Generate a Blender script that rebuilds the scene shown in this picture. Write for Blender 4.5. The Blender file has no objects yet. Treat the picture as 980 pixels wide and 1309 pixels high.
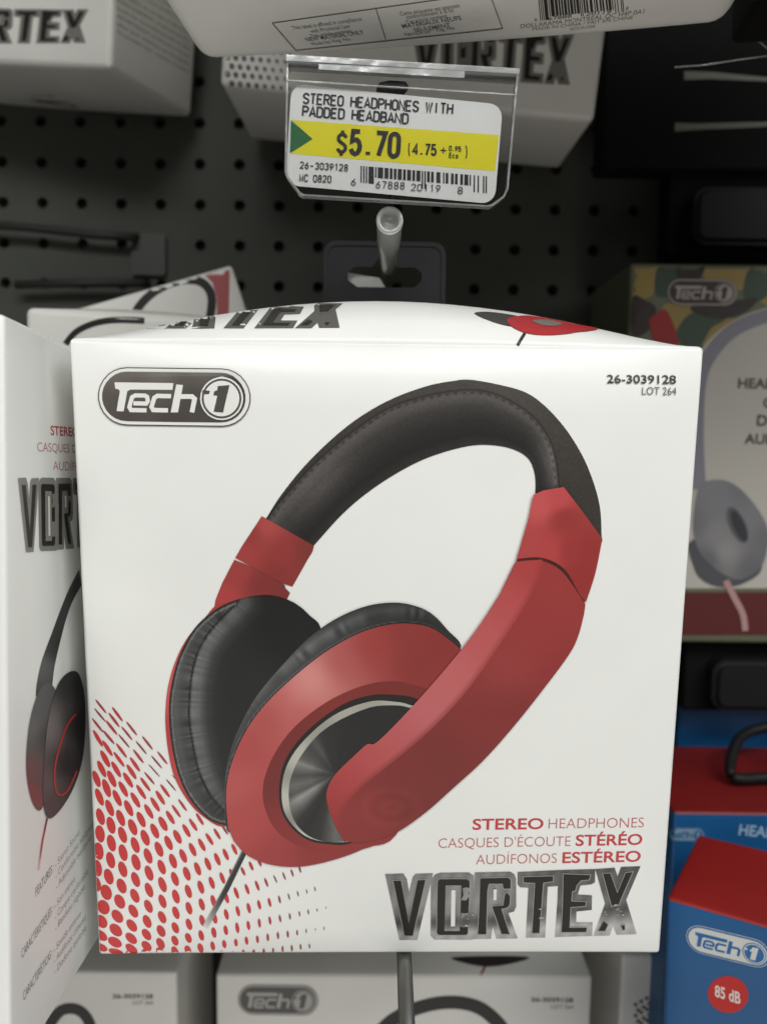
import bpy, bmesh, math, random
import numpy as np
from mathutils import Vector, Matrix
from mathutils.bvhtree import BVHTree
from mathutils.geometry import delaunay_2d_cdt

random.seed(7)
rng = np.random.RandomState(5)
scene = bpy.context.scene
COL = scene.collection

# ------------------------------------------------------------------ camera
F, CX, CY = 983.0, 490.0, 654.5            # focal length and centre in photo pixels (980 x 1309)
PITCH, ROLL = math.radians(5.0), math.radians(0.75)
CAM = Vector((0, 0, 1.35))
_f = Vector((0, math.cos(PITCH), -math.sin(PITCH)))
_d0 = Vector((0, -math.sin(PITCH), -math.cos(PITCH)))
_r0 = Vector((1, 0, 0))
CR = _r0 * math.cos(ROLL) - _d0 * math.sin(ROLL)
CD = _r0 * math.sin(ROLL) + _d0 * math.cos(ROLL)
CF = _f
cam_data = bpy.data.cameras.new('camera')
cam = bpy.data.objects.new('camera', cam_data)
COL.objects.link(cam)
cam.matrix_world = Matrix(((CR.x, -CD.x, -CF.x, CAM.x), (CR.y, -CD.y, -CF.y, CAM.y), (CR.z, -CD.z, -CF.z, CAM.z), (0, 0, 0, 1)))
cam_data.sensor_fit = 'VERTICAL'
cam_data.sensor_height = 34.6
cam_data.sensor_width = 25.9
cam_data.lens = F / 1309 * 34.6
cam_data.clip_start = 0.01
cam_data.clip_end = 20
cam_data.dof.use_dof = True
cam_data.dof.focus_distance = 0.241
cam_data.dof.aperture_fstop = 8.5
scene.camera = cam

# ------------------------------------------------------------------ light of the shop
world = bpy.data.worlds.new('World')
scene.world = world
world.use_nodes = True
world.node_tree.nodes['Background'].inputs['Color'].default_value = (1.0, 0.995, 0.975, 1)
world.node_tree.nodes['Background'].inputs['Strength'].default_value = 0.10
scene.view_settings.view_transform = 'Standard'
scene.view_settings.look = 'None'
scene.view_settings.exposure = 0.0
scene.view_settings.gamma = 1.0


def area(name, loc, target, sx, sy, power, col=(1, 0.985, 0.95)):
    l = bpy.data.lights.new(name, 'AREA')
    l.shape = 'RECTANGLE'
    l.size, l.size_y, l.energy, l.color = sx, sy, power, col
    o = bpy.data.objects.new(name, l)
    COL.objects.link(o)
    o.location = loc
    o.rotation_euler = (Vector(target) - Vector(loc)).to_track_quat('-Z', 'Y').to_euler()
    return o


area('ceiling_tube', (0.20, -0.36, 1.97), (0, 0.25, 1.36), 1.2, 0.22, 8.7, (0.985, 1.0, 0.98))
area('aisle_tube', (1.05, -1.1, 1.95), (0, 0.25, 1.32), 1.0, 0.5, 6.5, (0.985, 1.0, 0.985))
area('pale_floor_bounce', (0.0, -0.55, 0.55), (0, 0.25, 1.50), 1.4, 0.7, 4.2, (1, 0.97, 0.91))

# ------------------------------------------------------------------ materials


def lin(c):
    out = []
    for v in c[:3]:
        v = v / 255.0
        out.append(v / 12.92 if v <= 0.04045 else ((v + 0.055) / 1.055) ** 2.4)
    return tuple(out)


def mat(name, rgb=None, rough=0.5, metal=0.0, spec=0.5, vcol=False, noise=0.0, nscale=60, bump=0.0, bscale=400, coat=0.0, trans=0.0):
    m = bpy.data.materials.new(name)
    m.use_nodes = True
    nt = m.node_tree
    b = nt.nodes['Principled BSDF']
    b.inputs['Roughness'].default_value = rough
    b.inputs['Metallic'].default_value = metal
    b.inputs['Specular IOR Level'].default_value = spec
    b.inputs['Coat Weight'].default_value = coat
    b.inputs['Transmission Weight'].default_value = trans
    tc = nt.nodes.new('ShaderNodeTexCoord')
    src = None
    if vcol:
        a = nt.nodes.new('ShaderNodeVertexColor')
        a.layer_name = 'ink'
        src = a.outputs['Color']
    elif rgb is not None:
        c = nt.nodes.new('ShaderNodeRGB')
        c.outputs[0].default_value = (*lin(rgb), 1)
        src = c.outputs[0]
    if noise > 0:
        n = nt.nodes.new('ShaderNodeTexNoise')
        n.inputs['Scale'].default_value = nscale
        n.inputs['Detail'].default_value = 6
        nt.links.new(tc.outputs['Object'], n.inputs['Vector'])
        r = nt.nodes.new('ShaderNodeMapRange')
        r.inputs['From Min'].default_value = 0.3
        r.inputs['From Max'].default_value = 0.7
        r.inputs['To Min'].default_value = 1 - noise
        r.inputs['To Max'].default_value = 1 + noise * 0.4
        nt.links.new(n.outputs['Fac'], r.inputs['Value'])
        mx = nt.nodes.new('ShaderNodeVectorMath')
        mx.operation = 'SCALE'
        nt.links.new(src, mx.inputs[0])
        nt.links.new(r.outputs[0], mx.inputs['Scale'])
        src = mx.outputs[0]
    nt.links.new(src, b.inputs['Base Color'])
    if bump > 0:
        n2 = nt.nodes.new('ShaderNodeTexNoise')
        n2.inputs['Scale'].default_value = bscale
        n2.inputs['Detail'].default_value = 4
        nt.links.new(tc.outputs['Object'], n2.inputs['Vector'])
        bp = nt.nodes.new('ShaderNodeBump')
        bp.inputs['Strength'].default_value = bump
        bp.inputs['Distance'].default_value = 0.001
        nt.links.new(n2.outputs['Fac'], bp.inputs['Height'])
        nt.links.new(bp.outputs['Normal'], b.inputs['Normal'])
    return m


def clear_mat(name, tint=(0.93, 0.94, 0.94), gloss=0.10, haze=0.05, rough=0.08):
    """thin clear plastic: mostly see-through, a fresnel gloss, a little milky scatter"""
    m = bpy.data.materials.new(name)
    m.use_nodes = True
    nt = m.node_tree
    nt.nodes.remove(nt.nodes['Principled BSDF'])
    out = nt.nodes['Material Output']
    tr = nt.nodes.new('ShaderNodeBsdfTransparent')
    tr.inputs[0].default_value = (*tint, 1)
    df = nt.nodes.new('ShaderNodeBsdfDiffuse')
    df.inputs[0].default_value = (0.8, 0.8, 0.78, 1)
    gl = nt.nodes.new('ShaderNodeBsdfGlossy')
    gl.inputs['Roughness'].default_value = rough
    fr = nt.nodes.new('ShaderNodeFresnel')
    fr.inputs['IOR'].default_value = 1.45
    nz = nt.nodes.new('ShaderNodeTexNoise')
    nz.inputs['Scale'].default_value = 90
    tc = nt.nodes.new('ShaderNodeTexCoord')
    nt.links.new(tc.outputs['Object'], nz.inputs['Vector'])
    bp = nt.nodes.new('ShaderNodeBump')
    bp.inputs['Strength'].default_value = 0.25
    bp.inputs['Distance'].default_value = 0.002
    nt.links.new(nz.outputs['Fac'], bp.inputs['Height'])
    nt.links.new(bp.outputs[0], gl.inputs['Normal'])
    tl_ = nt.nodes.new('ShaderNodeBsdfTranslucent')
    tl_.inputs[0].default_value = (0.8, 0.8, 0.78, 1)
    m0 = nt.nodes.new('ShaderNodeMixShader')
    m0.inputs[0].default_value = 0.5
    nt.links.new(df.outputs[0], m0.inputs[1])
    nt.links.new(tl_.outputs[0], m0.inputs[2])
    m1 = nt.nodes.new('ShaderNodeMixShader')
    m1.inputs[0].default_value = haze
    nt.links.new(tr.outputs[0], m1.inputs[1])
    nt.links.new(m0.outputs[0], m1.inputs[2])
    ad = nt.nodes.new('ShaderNodeMath')
    ad.operation = 'ADD'
    ad.inputs[1].default_value = gloss
    ad.use_clamp = True
    nt.links.new(fr.outputs[0], ad.inputs[0])
    m2 = nt.nodes.new('ShaderNodeMixShader')
    nt.links.new(ad.outputs[0], m2.inputs[0])
    nt.links.new(m1.outputs[0], m2.inputs[1])
    nt.links.new(gl.outputs[0], m2.inputs[2])
    nt.links.new(m2.outputs[0], out.inputs['Surface'])
    return m


WHITE = mat('white_card', (232, 232, 228), 0.36, noise=0.025, nscale=35, bump=0.05, bscale=220)
_nt = WHITE.node_tree
_tc, _n, _r = _nt.nodes.new('ShaderNodeTexCoord'), _nt.nodes.new('ShaderNodeTexNoise'), _nt.nodes.new('ShaderNodeMapRange')
_n.inputs['Scale'].default_value, _n.inputs['Detail'].default_value, _n.inputs['Distortion'].default_value = 22, 5, 1.5
_r.inputs['To Min'].default_value, _r.inputs['To Max'].default_value = 0.24, 0.46
_nt.links.new(_tc.outputs['Object'], _n.inputs['Vector'])
_nt.links.new(_n.outputs['Fac'], _r.inputs['Value'])
_nt.links.new(_r.outputs[0], _nt.nodes['Principled BSDF'].inputs['Roughness'])
DULL = mat('grey_white_card', (230, 228, 222), 0.45, noise=0.05, nscale=25, bump=0.08, bscale=120)
KRAFT = mat('raw_card_edge', (205, 150, 140), 0.7)
INK = mat('printed_ink', None, 0.42, vcol=True, spec=0.28)
FOIL = mat('dark_foil', (36, 35, 32), 0.35, metal=0.0, spec=0.2, noise=0.10, nscale=120, bump=0.25, bscale=180)
SILVER = mat('silver_foil', (166, 164, 159), 0.30, metal=0.55, noise=0.3, nscale=90, bump=0.30, bscale=130)
CHROME = mat('chrome_print', None, 0.3, metal=0.25, vcol=True, noise=0.04, nscale=300, bump=0.15, bscale=150)
BLACKP = mat('black_plastic', (17, 17, 18), 0.6, spec=0.3, noise=0.1, nscale=80, bump=0.05, bscale=300)
TABP = mat('smoky_tab_plastic', (60, 60, 63), 0.25, noise=0.12, nscale=50, bump=0.05, bscale=200)
STEEL = mat('dull_steel_wire', (120, 120, 116), 0.35, metal=0.8, noise=0.1, nscale=90)
DARKWIRE = mat('dark_wire', (55, 55, 53), 0.4, metal=0.5)
PEG = mat('dark_hardboard', (76, 78, 71), 0.75, noise=0.18, nscale=14, bump=0.2, bscale=500)
PEGBACK = mat('dark_backing', (12, 12, 12), 0.9)
CLEAR = clear_mat('clear_plastic', tint=(0.985, 0.985, 0.985), gloss=-0.036, haze=0.003)
CLEAR_EDGE = clear_mat('clear_plastic_edge', gloss=0.16, haze=0.30, rough=0.2)
CLEAR_TIP = mat('clear_plastic_tip', (188, 189, 185), 0.14, coat=0.3)
_b = CLEAR_TIP.node_tree.nodes['Principled BSDF']
_b.inputs['Subsurface Weight'].default_value = 0.5
_b.inputs['Subsurface Radius'].default_value = (1, 1, 1)
_b.inputs['Subsurface Scale'].default_value = 0.006
_b.inputs['Transmission Weight'].default_value = 0.5
LABELP = mat('label_paper', (226, 226, 224), 0.55, noise=0.02, nscale=90)
BLUE = mat('blue_card', (20, 84, 136), 0.42, noise=0.12, nscale=30)
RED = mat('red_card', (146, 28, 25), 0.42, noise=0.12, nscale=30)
BLACKCARD = mat('black_card', (13, 13, 13), 0.8, spec=0.15, noise=0.2, nscale=30)

# ------------------------------------------------------------------ helpers


def cam2w(v):
    return CAM + CR * v[0] + CD * v[1] + CF * v[2]


def dirw(v):
    return CR * v[0] + CD * v[1] + CF * v[2]


def pix(px, py, z):
    """the point seen at a photo pixel, z metres along the camera's axis"""
    return cam2w(((px - CX) / F * z, (py - CY) / F * z, z))


def thing(name, label, cat, loc=None, group=None, matrix=None):
    o = bpy.data.objects.new(name, None)
    o.empty_display_size = 0.02
    COL.objects.link(o)
    if matrix is not None:
        o.matrix_world = matrix
    else:
        o.location = loc
    o['label'], o['category'] = label, cat
    if group:
        o['group'] = group
    return o


def link_mesh(name, verts, faces, material, parent=None, cols=None, smooth=False):
    me = bpy.data.meshes.new(name)
    me.from_pydata([tuple(v) for v in verts], [], [tuple(f) for f in faces])
    if cols is not None:
        at = me.color_attributes.new('ink', 'FLOAT_COLOR', 'POINT')
        arr = np.ones((len(verts), 4), np.float32)
        arr[:, :3] = cols
        at.data.foreach_set('color', arr.ravel())
    if material is not None:
        me.materials.append(material)
    if smooth:
        me.polygons.foreach_set('use_smooth', [True] * len(me.polygons))
    me.update()
    o = bpy.data.objects.new(name, me)
    COL.objects.link(o)
    if parent is not None:
        o.parent = parent
    return o


def obj_bm(name, bm, material, parent=None, smooth=False):
    me = bpy.data.meshes.new(name)
    bm.to_mesh(me)
    bm.free()
    me.materials.append(material)
    if smooth:
        me.polygons.foreach_set('use_smooth', [True] * len(me.polygons))
    o = bpy.data.objects.new(name, me)
    COL.objects.link(o)
    if parent is not None:
        o.parent = parent
    return o


def frame(a, b):
    """orthonormal right / down / depth from hints in the camera's axes"""
    a = np.array(a, float)
    a /= np.linalg.norm(a)
    b = np.array(b, float)
    b -= a * (a @ b)
    b /= np.linalg.norm(b)
    return a, b, np.cross(a, b)


def rounded_box(W, H, D, r, bulge=None, n=22, rz=None):
    """closed carton, origin at bottom centre of its base; x width, y depth, z up.
    bulge: {'top': .01, 'bottom': .., 'front': .., 'right': .., 'left': ..}"""
    bulge = bulge or {}

    def ticks(L, rr):
        e = [0, rr * 0.12, rr * 0.35, rr * 0.7, rr]
        mid = list(np.linspace(rr, L - rr, n)[1:-1])
        return e + mid + [L - x for x in reversed(e)]
    tx, ty, tz = ticks(W, r), ticks(D, r), ticks(H, r)
    verts, index, faces = [], {}, []

    def vid(x, y, z):
        k = (round(x, 7), round(y, 7), round(z, 7))
        if k not in index:
            index[k] = len(verts)
            verts.append(k)
        return index[k]

    def grid(A, B, f, flip):
        for i in range(len(A) - 1):
            for j in range(len(B) - 1):
                q = [f(A[i], B[j]), f(A[i + 1], B[j]), f(A[i + 1], B[j + 1]), f(A[i], B[j + 1])]
                q = [vid(*p) for p in q]
                if flip:
                    q.reverse()
                faces.append(q)
    grid(tx, tz, lambda a, b: (a, 0, b), False)
    grid(tx, tz, lambda a, b: (a, D, b), True)
    grid(ty, tz, lambda a, b: (0, a, b), True)
    grid(ty, tz, lambda a, b: (W, a, b), False)
    grid(tx, ty, lambda a, b: (a, b, H), False)
    grid(tx, ty, lambda a, b: (a, b, 0), True)
    P = np.array(verts)
    L = np.array([W, D, H])
    inner = np.clip(P, r, L - r)
    d = P - inner
    ln = np.linalg.norm(d, axis=1, keepdims=True)
    Q = inner + d / np.maximum(ln, 1e-9) * r

    def win(t, p=0.7):
        return np.sin(np.pi * np.clip(t, 0, 1)) ** p
    u, w, h = P[:, 0] / W, P[:, 1] / D, P[:, 2] / H
    if 'top' in bulge:
        k = np.clip((h - 0.9) / 0.1, 0, 1) ** 2
        Q[:, 2] += bulge['top'] * win(u, bulge.get('top_p', 0.75)) * win(w, 0.8) * k
    if 'bottom' in bulge:
        k = np.clip((0.1 - h) / 0.1, 0, 1) ** 2
        Q[:, 2] -= bulge['bottom'] * win(u, 0.6) * win(w, 0.8) * k
    if 'front' in bulge:
        k = np.clip((0.1 - w) / 0.1, 0, 1)
        Q[:, 1] -= bulge['front'] * win(u, 0.8) * win(h, 0.8) * k
    if 'right' in bulge:
        k = np.clip((u - 0.95) / 0.05, 0, 1)
        Q[:, 0] += bulge['right'] * win(w, 0.8) * win(h, 0.8) * k
    if 'roll' in bulge:
        k = np.clip((h - 0.93) / 0.07, 0, 1) ** 2 * np.clip((0.12 - w) / 0.12, 0, 1)
        Q[:, 1] += bulge['roll'] * k * win(u, 0.45)
    if 'roll' in bulge:
        k = np.clip((0.045 - h) / 0.045, 0, 1) ** 2 * np.clip((0.12 - w) / 0.12, 0, 1)
        Q[:, 1] += bulge['roll'] * .14 * k * win(u, 0.4)
    if 'wave' in bulge:
        fz = np.clip((0.1 - w) / 0.1, 0, 1)
        Q[:, 1] += bulge['wave'] * fz * win(u, .5) * win(h, .5) * (np.sin(u * 7.1 + h * 4.3) * np.cos(h * 8.7 - u * 3.1) + .6 * np.sin(u * 13 - h * 11 + 1))
    Q[:, 0] -= W / 2
    Q[:, 1] -= D / 2
    return Q, faces


class Box:
    """a carton: an Empty at its base and its parts; art is laid on its real surface"""

    def __init__(self, name, label, cat, dims, anchor, px, fr, r=0.0016, bulge=None, material=None, group=None, mesh_fn=None, mesh_name='carton'):
        self.W, self.H, self.D = dims
        a, b, d = fr
        A, U, Dp = dirw(a), -dirw(b), dirw(d)
        p = pix(*px) if len(px) == 3 else cam2w(px[1])
        fx, fy, fz = anchor
        base = p - A * ((fx - 0.5) * self.W) - Dp * ((fy - 0.5) * self.D) - U * (fz * self.H)
        self.M = Matrix(((A.x, Dp.x, U.x, base.x), (A.y, Dp.y, U.y, base.y), (A.z, Dp.z, U.z, base.z), (0, 0, 0, 1)))
        self.Mi = self.M.inverted()
        self.root = thing(name, label, cat, group=group, matrix=self.M)
        V, faces = rounded_box(self.W, self.H, self.D, r, bulge) if mesh_fn is None else mesh_fn(self)
        self.carton = link_mesh(mesh_name, V, faces, material or WHITE, self.root, smooth=mesh_fn is None)
        self.bvh = BVHTree.FromPolygons([self.M @ Vector(v) for v in V], faces)
        self.layer = {}

    def hit(self, x, y):
        d = (pix(x, y, 1.0) - CAM).normalized()
        h = self.bvh.ray_cast(CAM, d)
        if h[0] is None:
            q = CAM + d * (self.root.location - CAM).length
            h = self.bvh.find_nearest(q)
        return h[0], h[1]

    def put(self, pts, off):
        """photo pixels -> points on the surface, lifted by off metres, in the box's own axes"""
        out = []
        for x, y in pts:
            p, n = self.hit(x, y)
            if n.dot(p - CAM) > 0:
                n = -n
            out.append(self.Mi @ (p + n * off))
        return out

    def art(self, name, polys, material, layer=1, color=None, parent=None, spacing=None, colfn=None):
        V, Fc, C = [], [], []
        for k, poly in enumerate(polys):
            pts, tris = fill(poly, spacing)
            base = len(V)
            V += self.put(pts, layer * 6e-5 + k * 2e-7)
            Fc += [tuple(base + i for i in t) for t in tris]
            if colfn is not None:
                C.append(colfn(np.array(pts)))
            elif color is not None:
                c = color[k] if isinstance(color, list) else color
                C.append(np.tile(lin(c), (len(pts), 1)))
        o = link_mesh(name, V, orient(V, Fc, self), material, parent or self.root, np.concatenate(C) if C else None)
        return o

    def text(self, name, items, color, layer=1, material=None, parent=None):
        """items: (string, p0, p1, cap height in px, weight[, up]) laid with its baseline from p0 to p1 (photo px)"""
        V, Fc, C = [], [], []
        for it in items:
            s, p0, p1, cap, wt = it[:5]
            col = it[5] if len(it) > 5 else color
            T, tf = glyphs(s, wt)
            if not len(T):
                continue
            A0, n0 = self.hit(*p0)
            A1, n1 = self.hit(*p1)
            e1 = (A1 - A0)
            length = e1.length
            e1.normalize()
            if n0.dot(A0 - CAM) > 0:
                n0 = -n0
            e2 = n0.cross(e1).normalized()
            z = (A0 - CAM).dot(CF)
            sx = length / max(T[:, 0].max(), 1e-6)
            sy = cap / F * z / CAPH
            base = len(V)
            for x, y in T:
                q = A0 + e1 * (x * sx) + e2 * (y * sy)
                h = self.bvh.find_nearest(q)
                n = h[1]
                if n.dot(h[0] - CAM) > 0:
                    n = -n
                V.append(self.Mi @ (h[0] + n * layer * 6e-5))
            Fc += [tuple(base + i for i in f) for f in tf]
            C.append(np.tile(lin(col), (len(T), 1)))
        return link_mesh(name, V, orient(V, Fc, self), material or INK, parent or self.root, np.concatenate(C))


def orient(V, faces, box):
    cl = box.Mi @ CAM
    out = []
    for f in faces:
        a, b, c = Vector(V[f[0]]), Vector(V[f[1]]), Vector(V[f[2]])
        n = (b - a).cross(c - a)
        out.append(f if n.dot(cl - a) > 0 else tuple(reversed(f)))
    return out


def inside(pts, poly):
    x, y = pts[:, 0], pts[:, 1]
    r = np.zeros(len(pts), bool)
    n = len(poly)
    for i in range(n):
        x0, y0 = poly[i]
        x1, y1 = poly[(i + 1) % n]
        if y0 == y1:
            continue
        c = ((y0 > y) != (y1 > y)) & (x < (x1 - x0) * (y - y0) / (y1 - y0) + x0)
        r ^= c
    return r


def dense(poly, step):
    out = []
    n = len(poly)
    for i in range(n):
        a, b = np.array(poly[i], float), np.array(poly[(i + 1) % n], float)
        k = max(1, int(np.ceil(np.linalg.norm(b - a) / step)))
        for j in range(k):
            out.append(tuple(a + (b - a) * j / k))
    return out


def fill(poly, spacing=None):
    """triangulate a polygon, with inner points every `spacing`"""
    if spacing:
        poly = dense(poly, spacing)
    poly = [tuple(map(float, p)) for p in poly]
    pts = [Vector(p) for p in poly]
    n = len(pts)
    if spacing:
        arr = np.array(poly)
        lo, hi = arr.min(0), arr.max(0)
        gx, gy = np.meshgrid(np.arange(lo[0], hi[0], spacing), np.arange(lo[1], hi[1], spacing))
        gx = gx + (np.arange(gx.shape[0]) % 2)[:, None] * spacing * 0.5
        g = np.stack([gx.ravel(), gy.ravel()], 1) + 0.013
        g = g[inside(g, poly)]
        if len(g):
            dmin = np.full(len(g), 1e9)
            for i in range(n):
                dmin = np.minimum(dmin, np.hypot(g[:, 0] - arr[i, 0], g[:, 1] - arr[i, 1]))
            g = g[dmin > spacing * 0.45]
            pts += [Vector(map(float, p)) for p in g]
    v, e, f, _, _, _ = delaunay_2d_cdt(pts, [], [list(range(n))], 1, 1e-5)
    return [tuple(p) for p in v], [tuple(x) for x in f]


def cat(pts, closed=False, k=6):
    """Catmull-Rom through the points"""
    P = [np.array(p, float) for p in pts]
    n = len(P)
    out = []
    rngi = range(n) if closed else range(n - 1)
    for i in rngi:
        if closed:
            p0, p1, p2, p3 = P[i - 1], P[i], P[(i + 1) % n], P[(i + 2) % n]
        else:
            p0, p1, p2, p3 = P[max(i - 1, 0)], P[i], P[i + 1], P[min(i + 2, n - 1)]
        for j in range(k):
            t = j / k
            out.append(tuple(0.5 * (2 * p1 + (p2 - p0) * t + (2 * p0 - 5 * p1 + 4 * p2 - p3) * t * t + (3 * p1 - p0 - 3 * p2 + p3) * t ** 3)))
    if not closed:
        out.append(tuple(P[-1]))
    return out


def ell(cx, cy, a, b, ang=0, n=28):
    c, s = math.cos(ang), math.sin(ang)
    return [(cx + a * math.cos(t) * c - b * math.sin(t) * s, cy + a * math.cos(t) * s + b * math.sin(t) * c)
            for t in [2 * math.pi * i / n for i in range(n)]]


def stroke(pts, w, closed=False):
    """a ribbon of width w round a polyline, mitred, as one polygon (open) """
    P = [np.array(p, float) for p in pts]
    n = len(P)
    L, R = [], []
    for i in range(n):
        if i == 0:
            d = P[1] - P[0]
            d = d / np.linalg.norm(d)
            m, k = np.array([-d[1], d[0]]), 1
        elif i == n - 1:
            d = P[-1] - P[-2]
            d = d / np.linalg.norm(d)
            m, k = np.array([-d[1], d[0]]), 1
        else:
            d1 = (P[i] - P[i - 1]) / np.linalg.norm(P[i] - P[i - 1])
            d2 = (P[i + 1] - P[i]) / np.linalg.norm(P[i + 1] - P[i])
            m = np.array([-d1[1] - d2[1], d1[0] + d2[0]])
            m = m / max(np.linalg.norm(m), 1e-6)
            k = 1 / max(0.5, m @ np.array([-d1[1], d1[0]]))
        L.append(tuple(P[i] + m * k * w / 2))
        R.append(tuple(P[i] - m * k * w / 2))
    return L + R[::-1]


def ribbon(pts, w):
    """the same ribbon as separate quads, safe for loops"""
    P = [p for i, p in enumerate(pts) if i == 0 or math.hypot(p[0] - pts[i - 1][0], p[1] - pts[i - 1][1]) > 1e-4]
    closed = len(P) > 3 and math.hypot(P[0][0] - P[-1][0], P[0][1] - P[-1][1]) < 0.25 * w
    q = stroke(P, w)
    n = len(P)
    L, R = q[:n], q[n:][::-1]
    return [[L[i], L[i + 1], R[i + 1], R[i]] for i in range(n - 1)]


# built-in font, as flat glyph meshes (cached)
_GC = {}
CAPH = 0.729


def glyphs(s, wt=0.0):
    key = (s, wt)
    if key not in _GC:
        c = bpy.data.curves.new('tmp_text', 'FONT')
        c.body = s
        c.offset = wt
        c.resolution_u = 4
        o = bpy.data.objects.new('tmp_text', c)
        COL.objects.link(o)
        dg = bpy.context.evaluated_depsgraph_get()
        me = o.evaluated_get(dg).to_mesh()
        V = np.array([(v.co.x, v.co.y) for v in me.vertices]) if len(me.vertices) else np.zeros((0, 2))
        fs = [tuple(p.vertices) for p in me.polygons]
        bpy.data.objects.remove(o)
        bpy.data.curves.remove(c)
        if len(V):
            V[:, 0] -= V[:, 0].min()
        _GC[key] = (V, fs)
    return _GC[key]


# stroke font for the printed price label (unit cap height, width 0.5)
def _arc(cx, cy, rx, ry, a0, a1, n=8):
    return [(cx + rx * math.cos(math.radians(a0 + (a1 - a0) * i / n)), cy + ry * math.sin(math.radians(a0 + (a1 - a0) * i / n))) for i in range(n + 1)]


_O = _arc(.25, .75, .25, .25, 0, 180) + _arc(.25, .25, .25, .25, 180, 360) + [(.5, .76)]
SF = {
    'S': [_arc(.25, .76, .25, .24, 10, 180) + [(.02, .64), (.12, .56), (.38, .44), (.48, .36)] + _arc(.25, .24, .25, .24, 0, -170)],
    'T': [[(0, 1), (.5, 1)], [(.25, 1), (.25, 0)]], 'E': [[(.47, 1), (0, 1), (0, 0), (.48, 0)], [(0, .52), (.4, .52)]],
    'R': [[(0, 0), (0, 1), (.28, 1)] + _arc(.28, .76, .22, .24, 90, -90) + [(0, .52)], [(.26, .52), (.5, 0)]],
    'O': [_O], 'H': [[(0, 0), (0, 1)], [(.5, 0), (.5, 1)], [(0, .52), (.5, .52)]],
    'A': [[(-.02, 0), (.25, 1), (.52, 0)], [(.08, .3), (.42, .3)]],
    'D': [[(0, 0), (0, 1), (.24, 1)] + _arc(.24, .74, .26, .26, 90, 0) + _arc(.24, .26, .26, .26, 0, -90) + [(0, 0)]],
    'P': [[(0, 0), (0, 1), (.28, 1)] + _arc(.28, .74, .22, .26, 90, -90) + [(0, .48)]],
    'N': [[(0, 0), (0, 1), (.5, 0), (.5, 1)]], 'W': [[(-.02, 1), (.13, 0), (.27, .9), (.41, 0), (.56, 1)]],
    'I': [[(.25, 0), (.25, 1)]],
    'B': [[(0, 0), (0, 1), (.26, 1)] + _arc(.26, .76, .22, .24, 90, -90) + [(0, .52)], [(.26, .52)] + _arc(.26, .26, .24, .26, 90, -90) + [(0, 0)]],
    'M': [[(0, 0), (0, 1), (.25, .15), (.5, 1), (.5, 0)]], 'C': [_arc(.25, .75, .25, .25, 5, 180) + _arc(.25, .25, .25, .25, 180, 355)],
    '0': [_O], '1': [[(.1, .82), (.3, 1), (.3, 0)]],
    '2': [_arc(.25, .75, .25, .25, 175, -20) + [(.4, .5), (0, .02), (.5, .02)]],
    '3': [_arc(.25, .76, .24, .24, 165, -90), _arc(.25, .26, .25, .26, 90, -165)],
    '4': [[(.4, 0), (.4, 1), (-.02, .28), (.55, .28)]],
    '5': [[(.46, 1), (.07, 1), (.03, .55)] + _arc(.24, .32, .26, .32, 110, -160)],
    '6': [[(.42, 1), (.1, .55)] + _arc(.25, .29, .25, .29, 150, 510)], '7': [[(0, 1), (.5, 1), (.17, 0)]],
    '8': [_arc(.25, .76, .22, .24, -90, 270, 14), _arc(.25, .26, .25, .26, 90, 450, 14)],
    '9': [[(.08, 0), (.4, .45)] + _arc(.25, .71, .25, .29, -30, 330)],
    '$': [_arc(.25, .73, .24, .19, 10, 180) + [(.02, .64), (.12, .56), (.38, .44), (.48, .36)] + _arc(.25, .27, .25, .19, 0, -170), [(.25, 1.10), (.25, .90)], [(.25, .10), (.25, -.10)]],
    '.': [[(.2, 0), (.2, .14)]], '-': [[(.05, .45), (.55, .45)]], '+': [[(.05, .42), (.6, .42)], [(.325, .15), (.325, .69)]],
    '(': [_arc(.45, .45, .3, .7, 120, 240)], ')': [_arc(.05, .45, .3, .7, 60, -60)],
    'c': [_arc(.22, .34, .22, .34, 40, 320)], 'o': [_arc(.22, .34, .22, .34, 90, 450, 14)], ' ': [],
}


def stroke_text(s, p0, p1, cap, weight, gap=0.2):
    """list of pixel polygons for a string from baseline point p0 to p1"""
    x, strokes = 0, []
    for ch in s:
        for st in SF.get(ch, []):
            strokes.append([(a + x, b) for a, b in st])
        adv = {'.': .36, ' ': .42, 'I': .5, '1': .5, 'W': .56, '-': .6, '+': .65, '(': .4, ')': .3}.get(ch, .5)
        x += adv + gap
    x -= gap
    p0, p1 = np.array(p0, float), np.array(p1, float)
    e = p1 - p0
    L = np.linalg.norm(e)
    e /= L
    u = np.array([e[1], -e[0]])
    sx = L / x
    out = []
    for st in strokes:
        pts = [tuple(p0 + e * a * sx + u * b * cap) for a, b in st]
        out += ribbon(pts, weight)
    return out


UPC_L = ['0001101', '0011001', '0010011', '0111101', '0100011', '0110001', '0101111', '0111011', '0110111', '0001011']


def upc(code):
    """runs (start module, width, long bar?)"""
    bits = '101' + ''.join(UPC_L[int(c)] for c in code[:6]) + '01010' + ''.join(''.join('1' if x == '0' else '0' for x in UPC_L[int(c)]) for c in code[6:]) + '101'
    runs, i = [], 0
    while i < len(bits):
        if bits[i] == '1':
            j = i
            while j < len(bits) and bits[j] == '1':
                j += 1
            runs.append((i, j - i, i < 10 or i >= 85 or 45 <= i < 50))
            i = j
        else:
            i += 1
    return runs


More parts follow.
